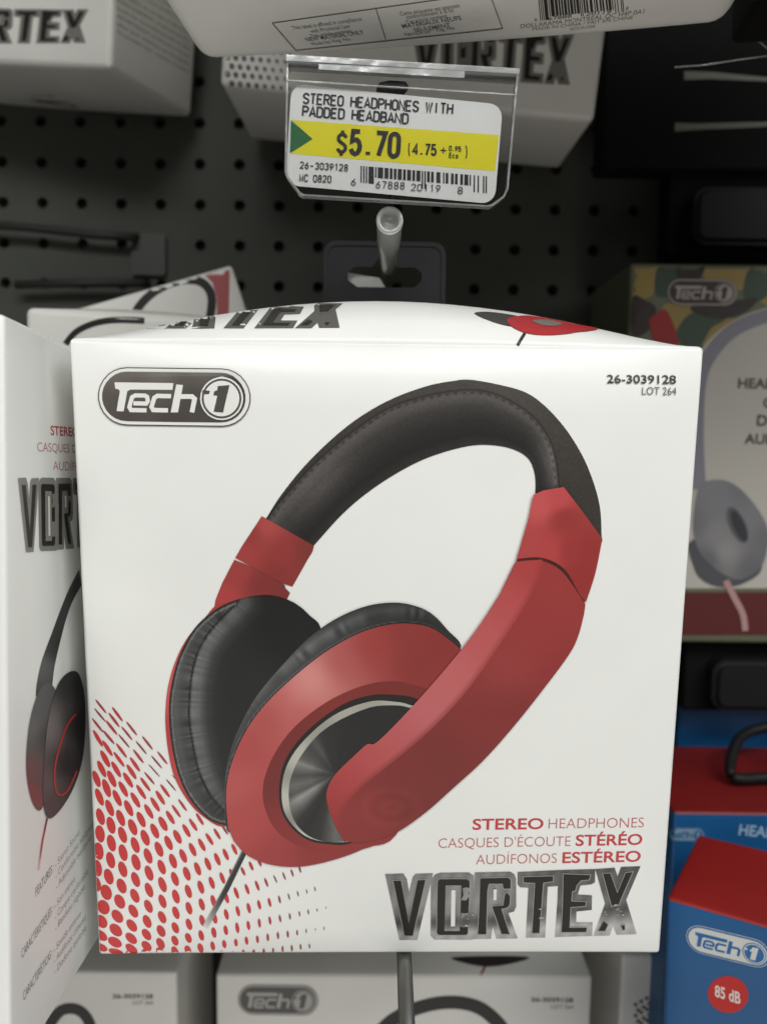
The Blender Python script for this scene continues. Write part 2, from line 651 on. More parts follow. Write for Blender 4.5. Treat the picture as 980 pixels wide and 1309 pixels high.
def idw(P, ctrl, p=3.0):
    C = np.array([lin((c[2][0] * .97, c[2][1] * .93, c[2][2] * .94) if c[2][0] > 1.7 * c[2][1] else c[2]) for c in ctrl])
    ext = max(max(c[0] for c in ctrl) - min(c[0] for c in ctrl), max(c[1] for c in ctrl) - min(c[1] for c in ctrl))
    w = np.stack([1.0 / ((P[:, 0] - c[0]) ** 2 + (P[:, 1] - c[1]) ** 2 + (.085 * ext) ** 2) ** (p / 2) for c in ctrl], 1)
    return (w @ C) / w.sum(1, keepdims=True)


def near(P, line):
    """distance to a polyline, position along it 0..1 and side"""
    L = np.array(line, float)
    best = np.full(len(P), 1e9)
    s = np.zeros(len(P))
    side = np.zeros(len(P))
    seg = np.linalg.norm(L[1:] - L[:-1], axis=1)
    acc = np.concatenate([[0], np.cumsum(seg)])
    for i in range(len(L) - 1):
        d = L[i + 1] - L[i]
        t = np.clip(((P - L[i]) @ d) / (d @ d), 0, 1)
        q = L[i] + t[:, None] * d
        dist = np.hypot(*(P - q).T)
        m = dist < best
        best[m] = dist[m]
        s[m] = ((acc[i] + t * seg[i]) / acc[-1])[m]
        cr = d[0] * (P[:, 1] - L[i][1]) - d[1] * (P[:, 0] - L[i][0])
        side[m] = np.sign(cr)[m]
    return best, s, side, acc[-1]


def prof(t, stops):
    xs = [a for a, _ in stops]
    return np.stack([np.interp(t, xs, [lin(c)[k] for _, c in stops]) for k in range(3)], 1)


def g3(v):
    return (v, v, v)


def tube(pts, r, n=14, caps=True):
    """verts and faces of a round bar through 3D points; r a number or one per point"""
    pts = [Vector(p) for p in pts]
    rs = r if isinstance(r, (list, tuple)) else [r] * len(pts)
    V, Fc = [], []
    up = Vector((0.13, 0.2, 1)).normalized()
    for i, p in enumerate(pts):
        t = (pts[min(i + 1, len(pts) - 1)] - pts[max(i - 1, 0)]).normalized()
        a = t.cross(up)
        if a.length < 0.1:
            a = t.cross(Vector((1, 0, 0)))
        a.normalize()
        b = a.cross(t)
        for k in range(n):
            w = 2 * math.pi * k / n
            V.append(p + (a * math.cos(w) + b * math.sin(w)) * rs[i])
    for i in range(len(pts) - 1):
        for k in range(n):
            Fc.append((i * n + k, i * n + (k + 1) % n, (i + 1) * n + (k + 1) % n, (i + 1) * n + k))
    if caps:
        Fc.append(tuple(reversed(range(n))))
        Fc.append(tuple((len(pts) - 1) * n + k for k in range(n)))
    return V, Fc


def slab(outline, y0, y1, holes=()):
    """an xz outline (with holes) given thickness along y"""
    loops = [outline] + list(holes)
    bm = bmesh.new()
    allv, edges, k = [], [], 0
    idx = []
    for lp in loops:
        idx.append(list(range(k, k + len(lp))))
        for i in range(len(lp)):
            edges.append((k + i, k + (i + 1) % len(lp)))
        allv += [Vector(p) for p in lp]
        k += len(lp)
    v, e, f, _, _, _ = delaunay_2d_cdt(allv, edges, [], 0, 1e-7)
    keep = []
    for t in f:
        c = np.array([[sum(v[i][0] for i in t) / 3, sum(v[i][1] for i in t) / 3]])
        if inside(c, outline)[0] and not any(inside(c, h)[0] for h in holes):
            keep.append(t)
    fr = [bm.verts.new((p[0], y0, p[1])) for p in v]
    bk = [bm.verts.new((p[0], y1, p[1])) for p in v]
    for t in keep:
        bm.faces.new([fr[i] for i in t])
        bm.faces.new([bk[i] for i in reversed(t)])
    for lp in idx:
        for i in range(len(lp)):
            a, b = lp[i], lp[(i + 1) % len(lp)]
            bm.faces.new((fr[a], bk[a], bk[b], fr[b]))
    loose = [x for x in bm.verts if not x.link_faces]
    for x in loose:
        bm.verts.remove(x)
    bmesh.ops.recalc_face_normals(bm, faces=bm.faces)
    return bm


def rrect(x0, z0, x1, z1, r, n=6):
    out = []
    for cx, cz, a in ((x1 - r, z1 - r, 0), (x0 + r, z1 - r, 90), (x0 + r, z0 + r, 180), (x1 - r, z0 + r, 270)):
        for i in range(n + 1):
            w = math.radians(a + 90 * i / n)
            out.append((cx + r * math.cos(w), cz + r * math.sin(w)))
    return out


def homog(src, dst):
    A = []
    for (u, v), (x, y) in zip(src, dst):
        A.append([u, v, 1, 0, 0, 0, -x * u, -x * v, -x])
        A.append([0, 0, 0, u, v, 1, -y * u, -y * v, -y])
    Hm = np.linalg.svd(np.array(A, float))[2][-1].reshape(3, 3)

    def f(p):
        q = Hm @ np.array([p[0], p[1], 1.0])
        return (q[0] / q[2], q[1] / q[2])
    return f


def mapped(polys, f):
    return [[f(p) for p in poly] for poly in polys]


# ------------------------------------------------------------------ printed marks shared by the cartons
def zz(ox, oy, s):
    return lambda p: (ox + p[0] / s, oy + p[1] / s)


za, zb = zz(485, 1095, 5.4444), zz(650, 1095, 5.4444)
WORD_SILVER = mapped([
    [(38, 120), (165, 115), (190, 155), (205, 245), (230, 140), (250, 118), (372, 113), (262, 578), (138, 578)],
    [(356, 160), (385, 122), (425, 110), (620, 108), (655, 130), (648, 575), (620, 577), (380, 575), (355, 548)],
    [(660, 108), (905, 103), (935, 118), (948, 150), (950, 345), (935, 380), (895, 392), (960, 568), (812, 570), (785, 485), (775, 570), (640, 572), (652, 300)]], za) + mapped([
    [(60, 105), (345, 92), (342, 203), (270, 208), (252, 562), (118, 562), (135, 215), (78, 212), (60, 192)],
    [(343, 92), (600, 85), (598, 178), (572, 192), (498, 200), (478, 262), (578, 268), (576, 370), (470, 380), (467, 455), (582, 455), (578, 550), (320, 558), (338, 300)],
    [(600, 85), (735, 75), (755, 135), (780, 70), (915, 65), (815, 300), (888, 538), (750, 542), (725, 480), (700, 548), (588, 550), (668, 325)]], zb)
WORD_DARK = mapped([
    [(92, 162), (150, 160), (203, 455), (262, 158), (322, 155), (232, 548), (172, 548)],
    [(400, 168), (415, 150), (610, 150), (628, 168), (615, 530), (600, 543), (410, 543), (395, 530)],
    [(695, 145), (895, 140), (912, 158), (912, 222), (858, 222), (852, 187), (760, 188), (750, 235), (742, 538), (680, 538), (692, 300)],
    [(780, 338), (856, 333), (866, 262), (885, 242), (908, 270), (905, 330), (890, 352), (848, 362), (905, 538), (845, 535), (790, 380)]], za) + mapped([
    [(98, 135), (310, 130), (308, 170), (240, 180), (212, 530), (158, 530), (178, 182), (98, 178)],
    [(375, 115), (568, 122), (558, 158), (500, 165), (470, 200), (462, 235), (440, 240), (435, 305), (535, 308), (533, 342), (430, 350), (422, 488), (542, 488), (538, 522), (362, 524), (372, 300)],
    [(648, 112), (705, 110), (752, 245), (808, 108), (862, 100), (775, 300), (764, 335), (740, 328), (712, 345), (705, 320)],
    [(655, 440), (690, 468), (668, 515), (615, 515)], [(775, 475), (805, 470), (806, 505), (787, 510)]], zb)  # X face left open in the middle for painted-in glare
WORD_INNER_GLARE = mapped([[(458, 195), (568, 195), (556, 512), (450, 512)],
                     [(566, 385), (598, 392), (628, 380), (620, 478), (585, 488), (552, 480)],  # this and the next piece: glare painted over the O's dark face
                     [(575, 215), (600, 208), (629, 215), (615, 250), (625, 270), (600, 300), (566, 297), (582, 262)]], za)
WORD_HOLES = mapped([[(498, 232), (506, 226), (520, 226), (526, 232), (523, 478), (494, 480)],
                     [(790, 222), (812, 220), (810, 296), (790, 298)]], za)
WORD_BOX = [(492, 1117), (817, 1107), (813, 1194), (510, 1201)]     # V top-left, X top-right, X bottom-right, V bottom-left (photo)


def stadium(x0, y0, x1, y1, tilt, n=14):
    r = (y1 - y0) / 2
    out = [(x0 + r + r * math.cos(t), (y0 + y1) / 2 + r * math.sin(t)) for t in np.linspace(math.pi / 2, 3 * math.pi / 2, n)]
    out += [(x1 - r + r * math.cos(t), (y0 + y1) / 2 + r * math.sin(t)) for t in np.linspace(-math.pi / 2, math.pi / 2, n)]
    return [(x, y + (x - 480) * tilt) for x, y in out]


def badge(box, f, parent_name='brand_badge', dark=None, ink=False, base=6, pale=(222, 220, 215), deep=(70, 66, 62), shade=None):
    """the rounded maker's badge; f maps its own 980 x 420 drawing to photo pixels"""
    back = box.art(parent_name, mapped([stadium(28, 40, 937, 386, .014)], f), INK if ink else FOIL, base, color=deep if ink else None)
    box.art('badge_border', mapped([stadium(35, 47, 930, 379, .014)], f), INK, base + 1, color=pale, parent=back)
    box.art('badge_field', mapped([stadium(53, 67, 907, 360, .014)], f), INK if ink else FOIL, base + 2, color=deep if ink and shade is None else None, colfn=shade, spacing=3 if shade else None, parent=back)
    T = [[(128, 125), (478, 130), (472, 170), (222, 168), (204, 178), (182, 298), (140, 296), (160, 178), (150, 166), (132, 163)],
         stroke([(240, 250), (316, 252), (326, 236), (322, 212), (308, 204), (252, 203), (232, 214), (216, 272), (226, 290), (318, 292)], 25),
         stroke([(464, 208), (382, 206), (364, 218), (348, 272), (358, 290), (446, 292)], 26),
         [(495, 138), (535, 142), (505, 304), (462, 304)],
         stroke([(512, 210), (588, 210), (604, 224), (588, 304)], 28)]
    box.art('badge_letters', mapped(T, f), INK, base + 3, color=pale, parent=back)
    box.art('badge_ring', mapped([ell(765, 222, 128, 128)], f), INK, base + 4, color=pale, parent=back)
    box.art('badge_disc', mapped([ell(765, 222, 118, 118)], f), INK if ink else FOIL, base + 5, color=deep if ink else None, parent=back)
    box.art('badge_disc', mapped([ell(765, 222, 106, 106)], f), INK, base + 6, color=pale, parent=back)
    one = [[(742, 148), (812, 142), (774, 305), (718, 300), (740, 206), (716, 202), (722, 180), (740, 172)], [(652, 172), (696, 176), (690, 196), (650, 196)]]
    box.art('badge_numeral', mapped(one, f), INK if ink else FOIL, base + 7, color=deep if ink else None, parent=back)
    return back


def wordmark(box, f, ink=True, layer=2):
    s = box.art('title_lettering', mapped(WORD_SILVER, f), INK if ink else SILVER, layer, color=(128, 126, 120) if ink else None, spacing=None)
    box.art('letter_faces', mapped(WORD_DARK, f), INK if ink else FOIL, layer + 2, color=(40, 38, 36) if ink else None, parent=s)
    box.art('counters_and_glare', mapped(WORD_INNER_GLARE, f), INK if ink else SILVER, layer + 4, color=(128, 126, 120) if ink else None, parent=s)
    box.art('counters_and_glare', mapped(WORD_HOLES, f), INK, layer + 6, color=(214, 213, 206), parent=s)
    return s


# ------------------------------------------------------------------ the pegboard
PEG_Y = 0.511


def ray_at_y(px, py, y):
    d = pix(px, py, 1.0) - CAM
    return CAM + d * (y / d.y)


def build_pegboard():
    h0 = ray_at_y(407, 264, PEG_Y)
    pitch = 0.0254
    nx0, nx1, nz0, nz1 = -17, 20, -24, 15
    n, hr, th = 20, 0.0036, 0.004
    V, Fc = [], []
    root = thing('pegboard', 'dark grey pegboard with rows of round holes behind everything', 'pegboard', (h0.x + pitch, PEG_Y, h0.z + nz0 * pitch))
    o = root.location
    for i in range(nx0, nx1):
        for j in range(nz0, nz1):
            cx, cz = h0.x + i * pitch - o.x, h0.z + j * pitch - o.z
            b = len(V)
            for k in range(n):
                w = 2 * math.pi * (k + 0.5) / n
                c, s = math.cos(w), math.sin(w)
                m = pitch / 2 / max(abs(c), abs(s))
                V.append((cx + c * m, 0, cz + s * m))
                V.append((cx + c * hr, 0, cz + s * hr))
                V.append((cx + c * hr, th, cz + s * hr))
            for k in range(n):
                q = (k + 1) % n
                Fc.append((b + 3 * k, b + 3 * q, b + 3 * q + 1, b + 3 * k + 1))
                Fc.append((b + 3 * k + 1, b + 3 * q + 1, b + 3 * q + 2, b + 3 * k + 2))
            # square corners
            for sx, sz in ((1, 1), (-1, 1), (-1, -1), (1, -1)):
                c0 = len(V)
                V.append((cx + sx * pitch / 2, 0, cz + sz * pitch / 2))
                a = math.atan2(sz, sx) % (2 * math.pi)
                k = int(a / (2 * math.pi) * n - 0.5) % n
                Fc.append((b + 3 * k, c0, b + 3 * ((k + 1) % n)))
    board = link_mesh('board', V, Fc, PEG, root)
    x0, x1 = h0.x + (nx0 - .5) * pitch - o.x, h0.x + (nx1 - .5) * pitch - o.x
    z0, z1 = (nz0 - .5) * pitch + h0.z - o.z, (nz1 - .5) * pitch + h0.z - o.z
    bm = slab([(x0, z0), (x1, z0), (x1, z1), (x0, z1)], 0.006, 0.012)
    obj_bm('backing', bm, PEGBACK, root)
    return root


build_pegboard()

# ------------------------------------------------------------------ the main carton
W0 = 0.19
FR0 = frame((0.99975, 0.00902, 0.0205), (-0.0135, 0.9886, 0.1502))
MAIN = Box('headphone_box', 'white carton with large red and black headphones picture, nearest the camera', 'headphone box', (W0, 0.2032, 0.085), (0, 0, 1),
           ('cam', (-0.49072 * W0, -0.2716 * W0, 1.19994 * W0)), FR0, r=0.0014, bulge={'top': 0.0165, 'front': 0.0024, 'roll': 0.0045, 'wave': 0.00022}, group='boxed headphones on the pegboard')
z8 = zz(200, 460, 1.63333)
z7 = zz(200, 740, 3.4455)
z9 = zz(280, 760, 3.0625)


def to8(p):
    return ((p[0] - 200) * 1.63333, (p[1] - 460) * 1.63333)


def P8(P):
    return np.stack([(P[:, 0] - 200) * 1.63333, (P[:, 1] - 460) * 1.63333], 1)


def S(pts, f, closed=False, k=5):
    return [f(p) for p in cat(pts, closed, k)]


def headphones():
    pic = None
    # halftone dots first (lowest layer)
    rows = {0: (0, [(75, 105), (134, 153), (195, 203), (262, 253), (330, 310), (400, 370), (470, 432), (538, 493), (607, 557), (668, 620), (722, 680), (768, 728)]),
            1: (0, [(68, 195), (130, 242), (193, 290), (260, 343), (330, 398), (400, 457), (470, 517), (538, 577), (602, 635), (662, 690), (710, 732)]),
            2: (0, [(62, 283), (120, 328), (187, 377), (256, 428), (327, 483), (398, 540), (467, 595), (535, 648), (598, 700)]),
            3: (0, [(53, 365), (107, 410), (177, 458), (248, 508), (320, 562), (393, 612), (465, 662), (532, 710)]),
            4: (1, [(93, 488), (165, 535), (240, 583), (317, 630), (390, 677), (465, 718)]),
            5: (1, [(83, 562), (157, 607), (237, 650), (317, 690), (390, 725)]), 6: (1, [(80, 635), (152, 670), (238, 705), (318, 732)]),
            7: (1, [(80, 697), (157, 720), (240, 740)]),
            -1: (0, [(77, 15), (132, 60), (192, 110), (258, 163), (325, 220), (396, 278), (465, 340), (535, 405), (605, 473), (672, 545), (730, 608), (783, 672), (822, 725)]),
            -2: (0, [(72, -87), (125, -30), (182, 22), (245, 70), (310, 125), (382, 185), (455, 247), (527, 313), (600, 383), (665, 455), (733, 525), (790, 595), (838, 662), (876, 722)]),
            -3: (0, [(57, -182), (109, -134), (164, -82), (224, -29), (289, 30), (360, 90), (432, 152), (508, 220), (583, 287), (657, 360), (733, 437), (793, 508), (848, 583), (895, 655), (928, 718)]),
            -4: (1, [(84, -234), (136, -182), (196, -129), (259, -72), (329, -12), (403, 52), (478, 120), (557, 187), (637, 262), (712, 335), (785, 413), (850, 492), (905, 570), (949, 645), (977, 712)]),
            -5: (2, [(102, -287), (159, -232), (221, -176), (289, -114), (362, -49), (441, 19), (525, 88), (605, 162), (686, 237), (762, 315), (841, 393), (904, 475), (960, 557), (1002, 635), (1026, 705)]),
            -6: (2, [(64, -394), (114, -342), (174, -284), (239, -219), (311, -154), (389, -84), (472, -14), (560, 57), (645, 132), (730, 212), (820, 300), (894, 375), (958, 462), (1013, 547), (1053, 628), (1074, 701)]),
            -7: (3, [(62, -462), (120, -400), (187, -330), (257, -258), (333, -185), (414, -120), (505, -45), (595, 28), (685, 105), (775, 185), (862, 272), (941, 358), (1010, 447), (1064, 535), (1102, 620), (1120, 694)]),
            -8: (4, [(75, -515), (135, -450), (200, -380), (275, -300), (357, -226), (445, -150), (544, -69), (635, 0), (725, 83), (815, 165), (905, 250), (988, 340), (1059, 432), (1114, 522), (1149, 611), (1166, 690)]),
            -9: (5, [(80, -560), (148, -490), (215, -420), (290, -345), (370, -270), (475, -175), (0, 0), (0, 0), (0, 0), (0, 0), (0, 0), (1034, 325), (1106, 417), (1160, 512), (1197, 603)]),
            -10: (17, [(1076, 308), (1152, 405), (1206, 502), (1242, 597)]), -11: (18, [(1116, 290), (1195, 392), (1252, 490)]), -12: (6, [(165, -520), (240, -445), (322, -370), (400, -292)])}
    smp = [(75, 105, 24, 46, 10), (68, 195, 25, 46, 10), (62, 283, 22, 44, 12), (107, 410, 28, 42, 20), (93, 488, 30, 40, 28), (83, 562, 26, 38, 35), (157, 607, 26, 40, 45), (152, 670, 24, 40, 60), (157, 720, 15, 40, 75), (80, 697, 18, 36, 65),
           (195, 202, 22, 45, 15), (262, 253, 22, 44, 18), (330, 310, 20, 42, 20), (400, 370, 19, 42, 20), (470, 432, 18, 38, 18), (538, 493, 16, 34, 17), (607, 557, 14, 30, 15), (668, 620, 13, 28, 12), (722, 680, 11, 22, 10), (768, 728, 8, 10, 5),
           (320, 562, 20, 36, 25), (393, 612, 20, 33, 28), (317, 690, 20, 32, 45), (465, 662, 17, 28, 25), (532, 710, 16, 24, 25), (132, 60, 22, 46, 15), (245, 70, 20, 45, 22), (310, 125, 20, 44, 22), (382, 185, 19, 42, 22),
           (455, 247, 18, 40, 20), (527, 313, 17, 38, 20), (600, 383, 15, 36, 18), (665, 455, 13, 32, 15), (790, 595, 10, 28, 10), (838, 662, 9, 22, 8), (876, 722, 7, 14, 5), (403, 52, 17, 42, 28), (478, 120, 16, 40, 27),
           (557, 187, 14, 38, 25), (637, 262, 13, 36, 22), (712, 335, 11, 32, 20), (785, 413, 10, 32, 20), (850, 492, 10, 28, 14), (905, 570, 8, 24, 8), (949, 645, 7, 20, 5), (977, 712, 5, 13, 3), (560, 57, 10, 38, 33),
           (645, 132, 10, 36, 32), (820, 300, 8, 24, 25), (894, 375, 8, 28, 20), (958, 462, 8, 24, 15), (1013, 547, 6, 20, 10), (1053, 628, 6, 18, 5), (988, 340, 4, 22, 25), (1059, 432, 4, 18, 15), (1114, 522, 4, 14, 8),
           (1149, 611, 3, 12, 5), (1152, 405, 3, 12, 15), (1197, 603, 2, 7, 0), (1252, 490, 2, 6, 5), (109, -134, 18, 50, 20), (57, -182, 16, 46, 20), (224, -29, 17, 46, 25), (136, -182, 16, 48, 25), (259, -72, 14, 46, 30),
           (102, -287, 14, 50, 28), (221, -176, 13, 46, 32), (362, -49, 12, 44, 32), (64, -394, 10, 50, 30), (174, -284, 9, 48, 36), (311, -154, 9, 44, 36), (472, -14, 8, 40, 35), (117, -402, 7, 48, 40), (331, -179, 6, 42, 40),
           (62, -500, 5, 46, 40), (239, -360, 3, 45, 42), (357, -226, 3.5, 44, 42), (544, -69, 4, 36, 38), (635, 0, 6, 34, 33), (725, 83, 6, 30, 32), (475, -175, 2.5, 40, 42)]
    sm = np.array(smp, float)
    edge = [(127.3, 1220.7), (88, 432), (900, 443), (842.3, 1218.8)]
    hd = homog([(0, 0), (0, 1), (1, 1), (1, 0)], edge)
    dots, cols = [], []
    zd = zz(110, 1040, 4.0833)
    for r, (c0, pts) in rows.items():
        for (x, y) in pts:
            if (x, y) == (0, 0):
                continue
            w = 1 / (np.hypot(sm[:, 0] - x, sm[:, 1] - y) + 8) ** 3
            w /= w.sum()
            a, b, an = w @ sm[:, 2], w @ sm[:, 3], w @ sm[:, 4]
            q = [zd(p) for p in ell(x, y, a, b, -math.radians(an), 20)]
            # trim at the carton's left and bottom edges
            lx = lambda yy: 88.8 + (yy - 432) * (127.3 - 88) / 788.7
            q = [(max(px, lx(py) + 0.8), min(py, 1218.6)) for px, py in q]
            if max(p[0] for p in q) - min(p[0] for p in q) < 0.6 or max(p[1] for p in q) - min(p[1] for p in q) < 0.8:
                continue
            qq = []
            for p in q:
                if not qq or math.hypot(p[0] - qq[-1][0], p[1] - qq[-1][1]) > 0.15:
                    qq.append(p)
            if len(qq) < 5:
                continue
            dots.append(qq)
            k = max(0.0, min(1.0, (9 - a) / 6))
            red, dk = np.array((196, 62, 62)), np.array((120, 78, 74))
            cols.append(tuple(red * (1 - k) + dk * k))
    MAIN.art('dot_pattern', dots, INK, 2, color=cols, spacing=3.5)

    # --- headband
    outer = [(230, 330), (262, 280), (320, 210), (400, 137), (480, 87), (560, 56), (620, 44), (655, 42), (705, 50), (765, 66), (805, 92), (850, 140), (887, 198), (911, 255), (925, 310), (928, 366)]
    inner = [(790, 278), (789, 240), (776, 207), (745, 187), (700, 178), (650, 180), (580, 199), (520, 226), (450, 270), (390, 320), (330, 386)]
    seam = cat([(228, 338), (255, 300), (300, 248), (345, 203), (400, 157), (480, 103), (560, 76), (640, 63), (700, 69), (757, 97), (800, 135), (828, 190), (840, 270)], k=8)
    lower = [(0, 0)]
    poly = [z8((220, 338))] + S(outer, z8) + [z8(p) for p in [(930, 380), (900, 350), (848, 280), (795, 292)]] + S(inner, z8) + [z8((322, 398))]
    innl = cat(inner, k=6)

    def band(P):
        Q = P8(P)
        d, s, side, L = near(Q, seam)
        di, si, _, _ = near(Q, innl)
        t = d / np.maximum(d + di, 1e-6)
        n = rng.rand(len(Q))
        pad = prof(t, [(0, (72, 67, 66)), (.10, (86, 81, 80)), (.28, (60, 57, 55)), (.55, (44, 42, 41)), (.8, (37, 35, 34)), (1, (50, 47, 46))])
        glow = np.exp(-((s - .16) / .10) ** 2) * np.exp(-((t - .45) / .25) ** 2) * 1.1 + np.exp(-((s - .93) / .06) ** 2) * np.exp(-((t - .4) / .4) ** 2) * 1.0
        pad *= (1 + glow)[:, None]
        rim = prof(s, [(0, g3(52)), (.4, (64, 60, 57)), (.7, (74, 69, 66)), (.85, (66, 62, 58)), (1, (58, 54, 50))])
        c = np.where((side < 0)[:, None], rim, pad)
        c *= (1 - .6 * np.exp(-(d / 2.2) ** 2))[:, None]
        st = (np.exp(-((d - 6.0) / 2.0) ** 2)) * (np.sin(s * L / 2.8) > 0)
        c *= (1 - .62 * st * (side > 0))[:, None]
        c *= (0.84 + 0.30 * n)[:, None]
        return c
    pic = MAIN.art('headphone_picture', [poly], INK, 3, spacing=1.6, colfn=band)

    # --- left collar and slider
    collar_ctrl = [(200, 360, (150, 62, 60)), (230, 345, (175, 80, 76)), (270, 400, (150, 60, 58)), (310, 400, (128, 58, 52)), (250, 450, (138, 56, 52)), (180, 410, (165, 68, 66))]
    MAIN.art('collar_picture', [[z8(p) for p in [(220, 326), (262, 350), (329, 388), (326, 400), (316, 416), (284, 473), (262, 466), (200, 432), (165, 413), (178, 390)]]], INK, 4, spacing=3, parent=pic,
             colfn=lambda P: idw(P8(P), collar_ctrl))
    MAIN.art('slider_picture', [S([(163, 417), (200, 433), (268, 470)], z8) + [z8(p) for p in [(270, 477), (279, 486), (268, 510), (118, 535), (124, 500), (138, 465)]]], INK, 4, spacing=3, parent=pic,
             colfn=lambda P: idw(P8(P), [(140, 500, (175, 70, 68)), (170, 440, (160, 66, 64)), (220, 470, (132, 55, 52)), (260, 490, (125, 54, 50))]))
    # --- left cup shell and cushion
    shell = [(140, 508), (100, 540), (62, 585), (36, 640), (22, 700), (20, 770), (32, 850), (56, 905), (95, 950), (150, 972), (210, 900), (260, 700), (250, 520)]
    MAIN.art('ear_cup_picture', [S(shell, z8, True)], INK, 5, spacing=4, parent=pic,
             colfn=lambda P: idw(P8(P), [(30, 700, (205, 92, 92)), (22, 780, (180, 62, 62)), (40, 860, (190, 75, 74)), (90, 940, (170, 60, 58)), (100, 545, (170, 66, 64))]))
    cush = [(122, 522), (160, 503), (200, 493), (240, 491), (285, 505), (320, 533), (345, 570), (340, 700), (250, 860), (160, 968), (152, 972), (110, 958), (70, 915), (45, 860), (31, 790), (27, 720), (36, 660), (52, 610), (82, 558)]
    seam7 = cat([to8(z7(p)) for p in [(360, 100), (270, 190), (215, 260), (180, 330), (157, 420), (147, 520), (146, 620), (160, 720), (183, 830), (215, 910), (260, 980), (330, 1050)]], k=6)

    def cushion(P):
        Q = P8(P)
        d, s, side, L = near(Q, seam7)
        left = side < 0
        left = ~left if np.mean((side < 0)[Q[:, 0] < 60]) < .5 else left
        wr = np.sin(s * 150 + 5 * np.sin(s * 41)) * np.sin(s * 67 + 1.3)
        a = 72 + 34 * wr * np.exp(-d / 14) + 14 * np.exp(-((d - 28) / 8) ** 2)
        b = np.interp(d, [0, 6, 20, 36, 55, 80], [60, 108, 98, 60, 42, 38]) + 22 * wr * np.exp(-d / 20)
        v = np.where(left, a, b)
        v = v * np.interp(s, [0, .12, .3, .75, .95], [.78, .95, 1, .95, .72])
        v = np.where(d < 1.8, 32, v)
        rim = near(Q, [q for q in cat(cush + [cush[0]], k=4)])[0]
        v = np.where(left & (rim < 4), 40, v)
        v = np.where(left & (np.abs(rim - 6.5) < 1.5), 112, v)
        v = np.where((rim < 3) & ~left, v * .8, v)
        v = np.clip(v, 25, 200)
        l = ((v / 255 + .055) / 1.055) ** 2.4
        return np.stack([l, l * 1.0, l * .99], 1)
    MAIN.art('ear_cushion_picture', [S(cush, z8, True)], INK, 6, spacing=1.7, parent=pic, colfn=cushion)
    # --- right cushion
    ro = [(152, 985), (143, 930), (144, 870), (152, 825), (172, 770), (207, 705), (260, 640), (320, 578), (380, 537), (440, 513), (495, 506), (540, 513), (575, 530), (606, 562), (634, 602), (560, 640), (400, 700), (250, 850), (200, 960)]
    cupedge = [(150, 975), (146, 905), (155, 850), (180, 787), (220, 727), (280, 667), (350, 611), (420, 571), (480, 553), (530, 550), (580, 562), (636, 604)]
    ce = cat(cupedge, k=5)

    def cush2(P):
        Q = P8(P)
        d, s, side, L = near(Q, ce)
        wr = np.sin(s * 130 + 4 * np.sin(s * 37)) * (.5 + .5 * np.sin(s * 61))
        v = np.interp(d, [0, 2, 3.5, 6, 16, 30, 42, 50], [46, 46, 112, 66, 82, 104, 76, 52])
        v = v + 26 * wr * np.exp(-((d - 24) / 12) ** 2) * np.interp(s, [.35, .55, .9, 1], [.3, 1, 1, .2])
        v = v * np.interp(s, [0, .15, .45, .7, .85, 1], [.72, .9, 1, .82, .62, .58])
        l = ((np.clip(v, 25, 200) / 255 + .055) / 1.055) ** 2.4
        return np.stack([l, l, l * .985], 1)
    MAIN.art('ear_cushion_picture', [S(ro, z8, True)], INK, 7, spacing=1.8, parent=pic, colfn=cush2)
    # --- right cup
    cup = S(cupedge, z8) + S([(600, 720), (560, 850), (500, 990), (440, 1016), (390, 1036), (330, 1052), (280, 1057), (230, 1050), (188, 1031), (162, 1003)], z8)
    cup_ctrl = [(318, 668, (214, 146, 140)), (295, 690, (208, 128, 124)), (262, 700, (190, 98, 95)), (230, 745, (178, 84, 80)), (190, 810, (178, 80, 78)), (168, 890, (190, 94, 92)), (178, 980, (182, 80, 78)), (240, 1035, (165, 68, 66)),
                (350, 1035, (148, 58, 55)), (440, 1005, (148, 56, 53)), (450, 600, (160, 65, 62)), (520, 572, (144, 58, 55)), (600, 600, (140, 54, 50)), (385, 630, (178, 92, 88)), (540, 640, (140, 55, 51)), (300, 740, (190, 98, 95)), (210, 930, (180, 80, 78)), (330, 1000, (150, 58, 56))]
    MAIN.art('ear_cup_picture', [cup], INK, 8, spacing=2.6, parent=pic, colfn=lambda P: idw(P8(P), cup_ctrl, 3.5))
    ring = [(960, 470), (860, 385), (770, 355), (690, 338), (600, 345), (500, 378), (400, 432), (300, 512), (230, 600), (187, 690), (172, 765), (180, 830), (210, 900), (260, 950), (330, 985), (420, 1002), (520, 1000), (640, 960), (820, 800)]
    MAIN.art('bevel_picture', [S(ring, z9, True)], INK, 9, spacing=3, parent=pic,
             colfn=lambda P: idw(P8(P), [(255, 870, (120, 50, 46)), (290, 770, (122, 50, 47)), (380, 710, (132, 54, 50)), (480, 660, (124, 50, 46)), (300, 960, (140, 55, 52)), (370, 1000, (150, 58, 55))]))
    gap = [(860, 460), (770, 405), (700, 391), (600, 391), (500, 420), (400, 484), (320, 558), (268, 630), (243, 700), (236, 780), (248, 850), (288, 912), (350, 957), (420, 972), (520, 968), (680, 880)]
    MAIN.art('bevel_picture', [S(gap, z9, True)], INK, 10, color=(38, 34, 32), parent=pic)
    sring = [(850, 484), (748, 430), (680, 416), (600, 414), (500, 444), (420, 489), (340, 560), (285, 630), (255, 700), (246, 780), (258, 850), (300, 910), (360, 951), (450, 965), (560, 950), (680, 860)]
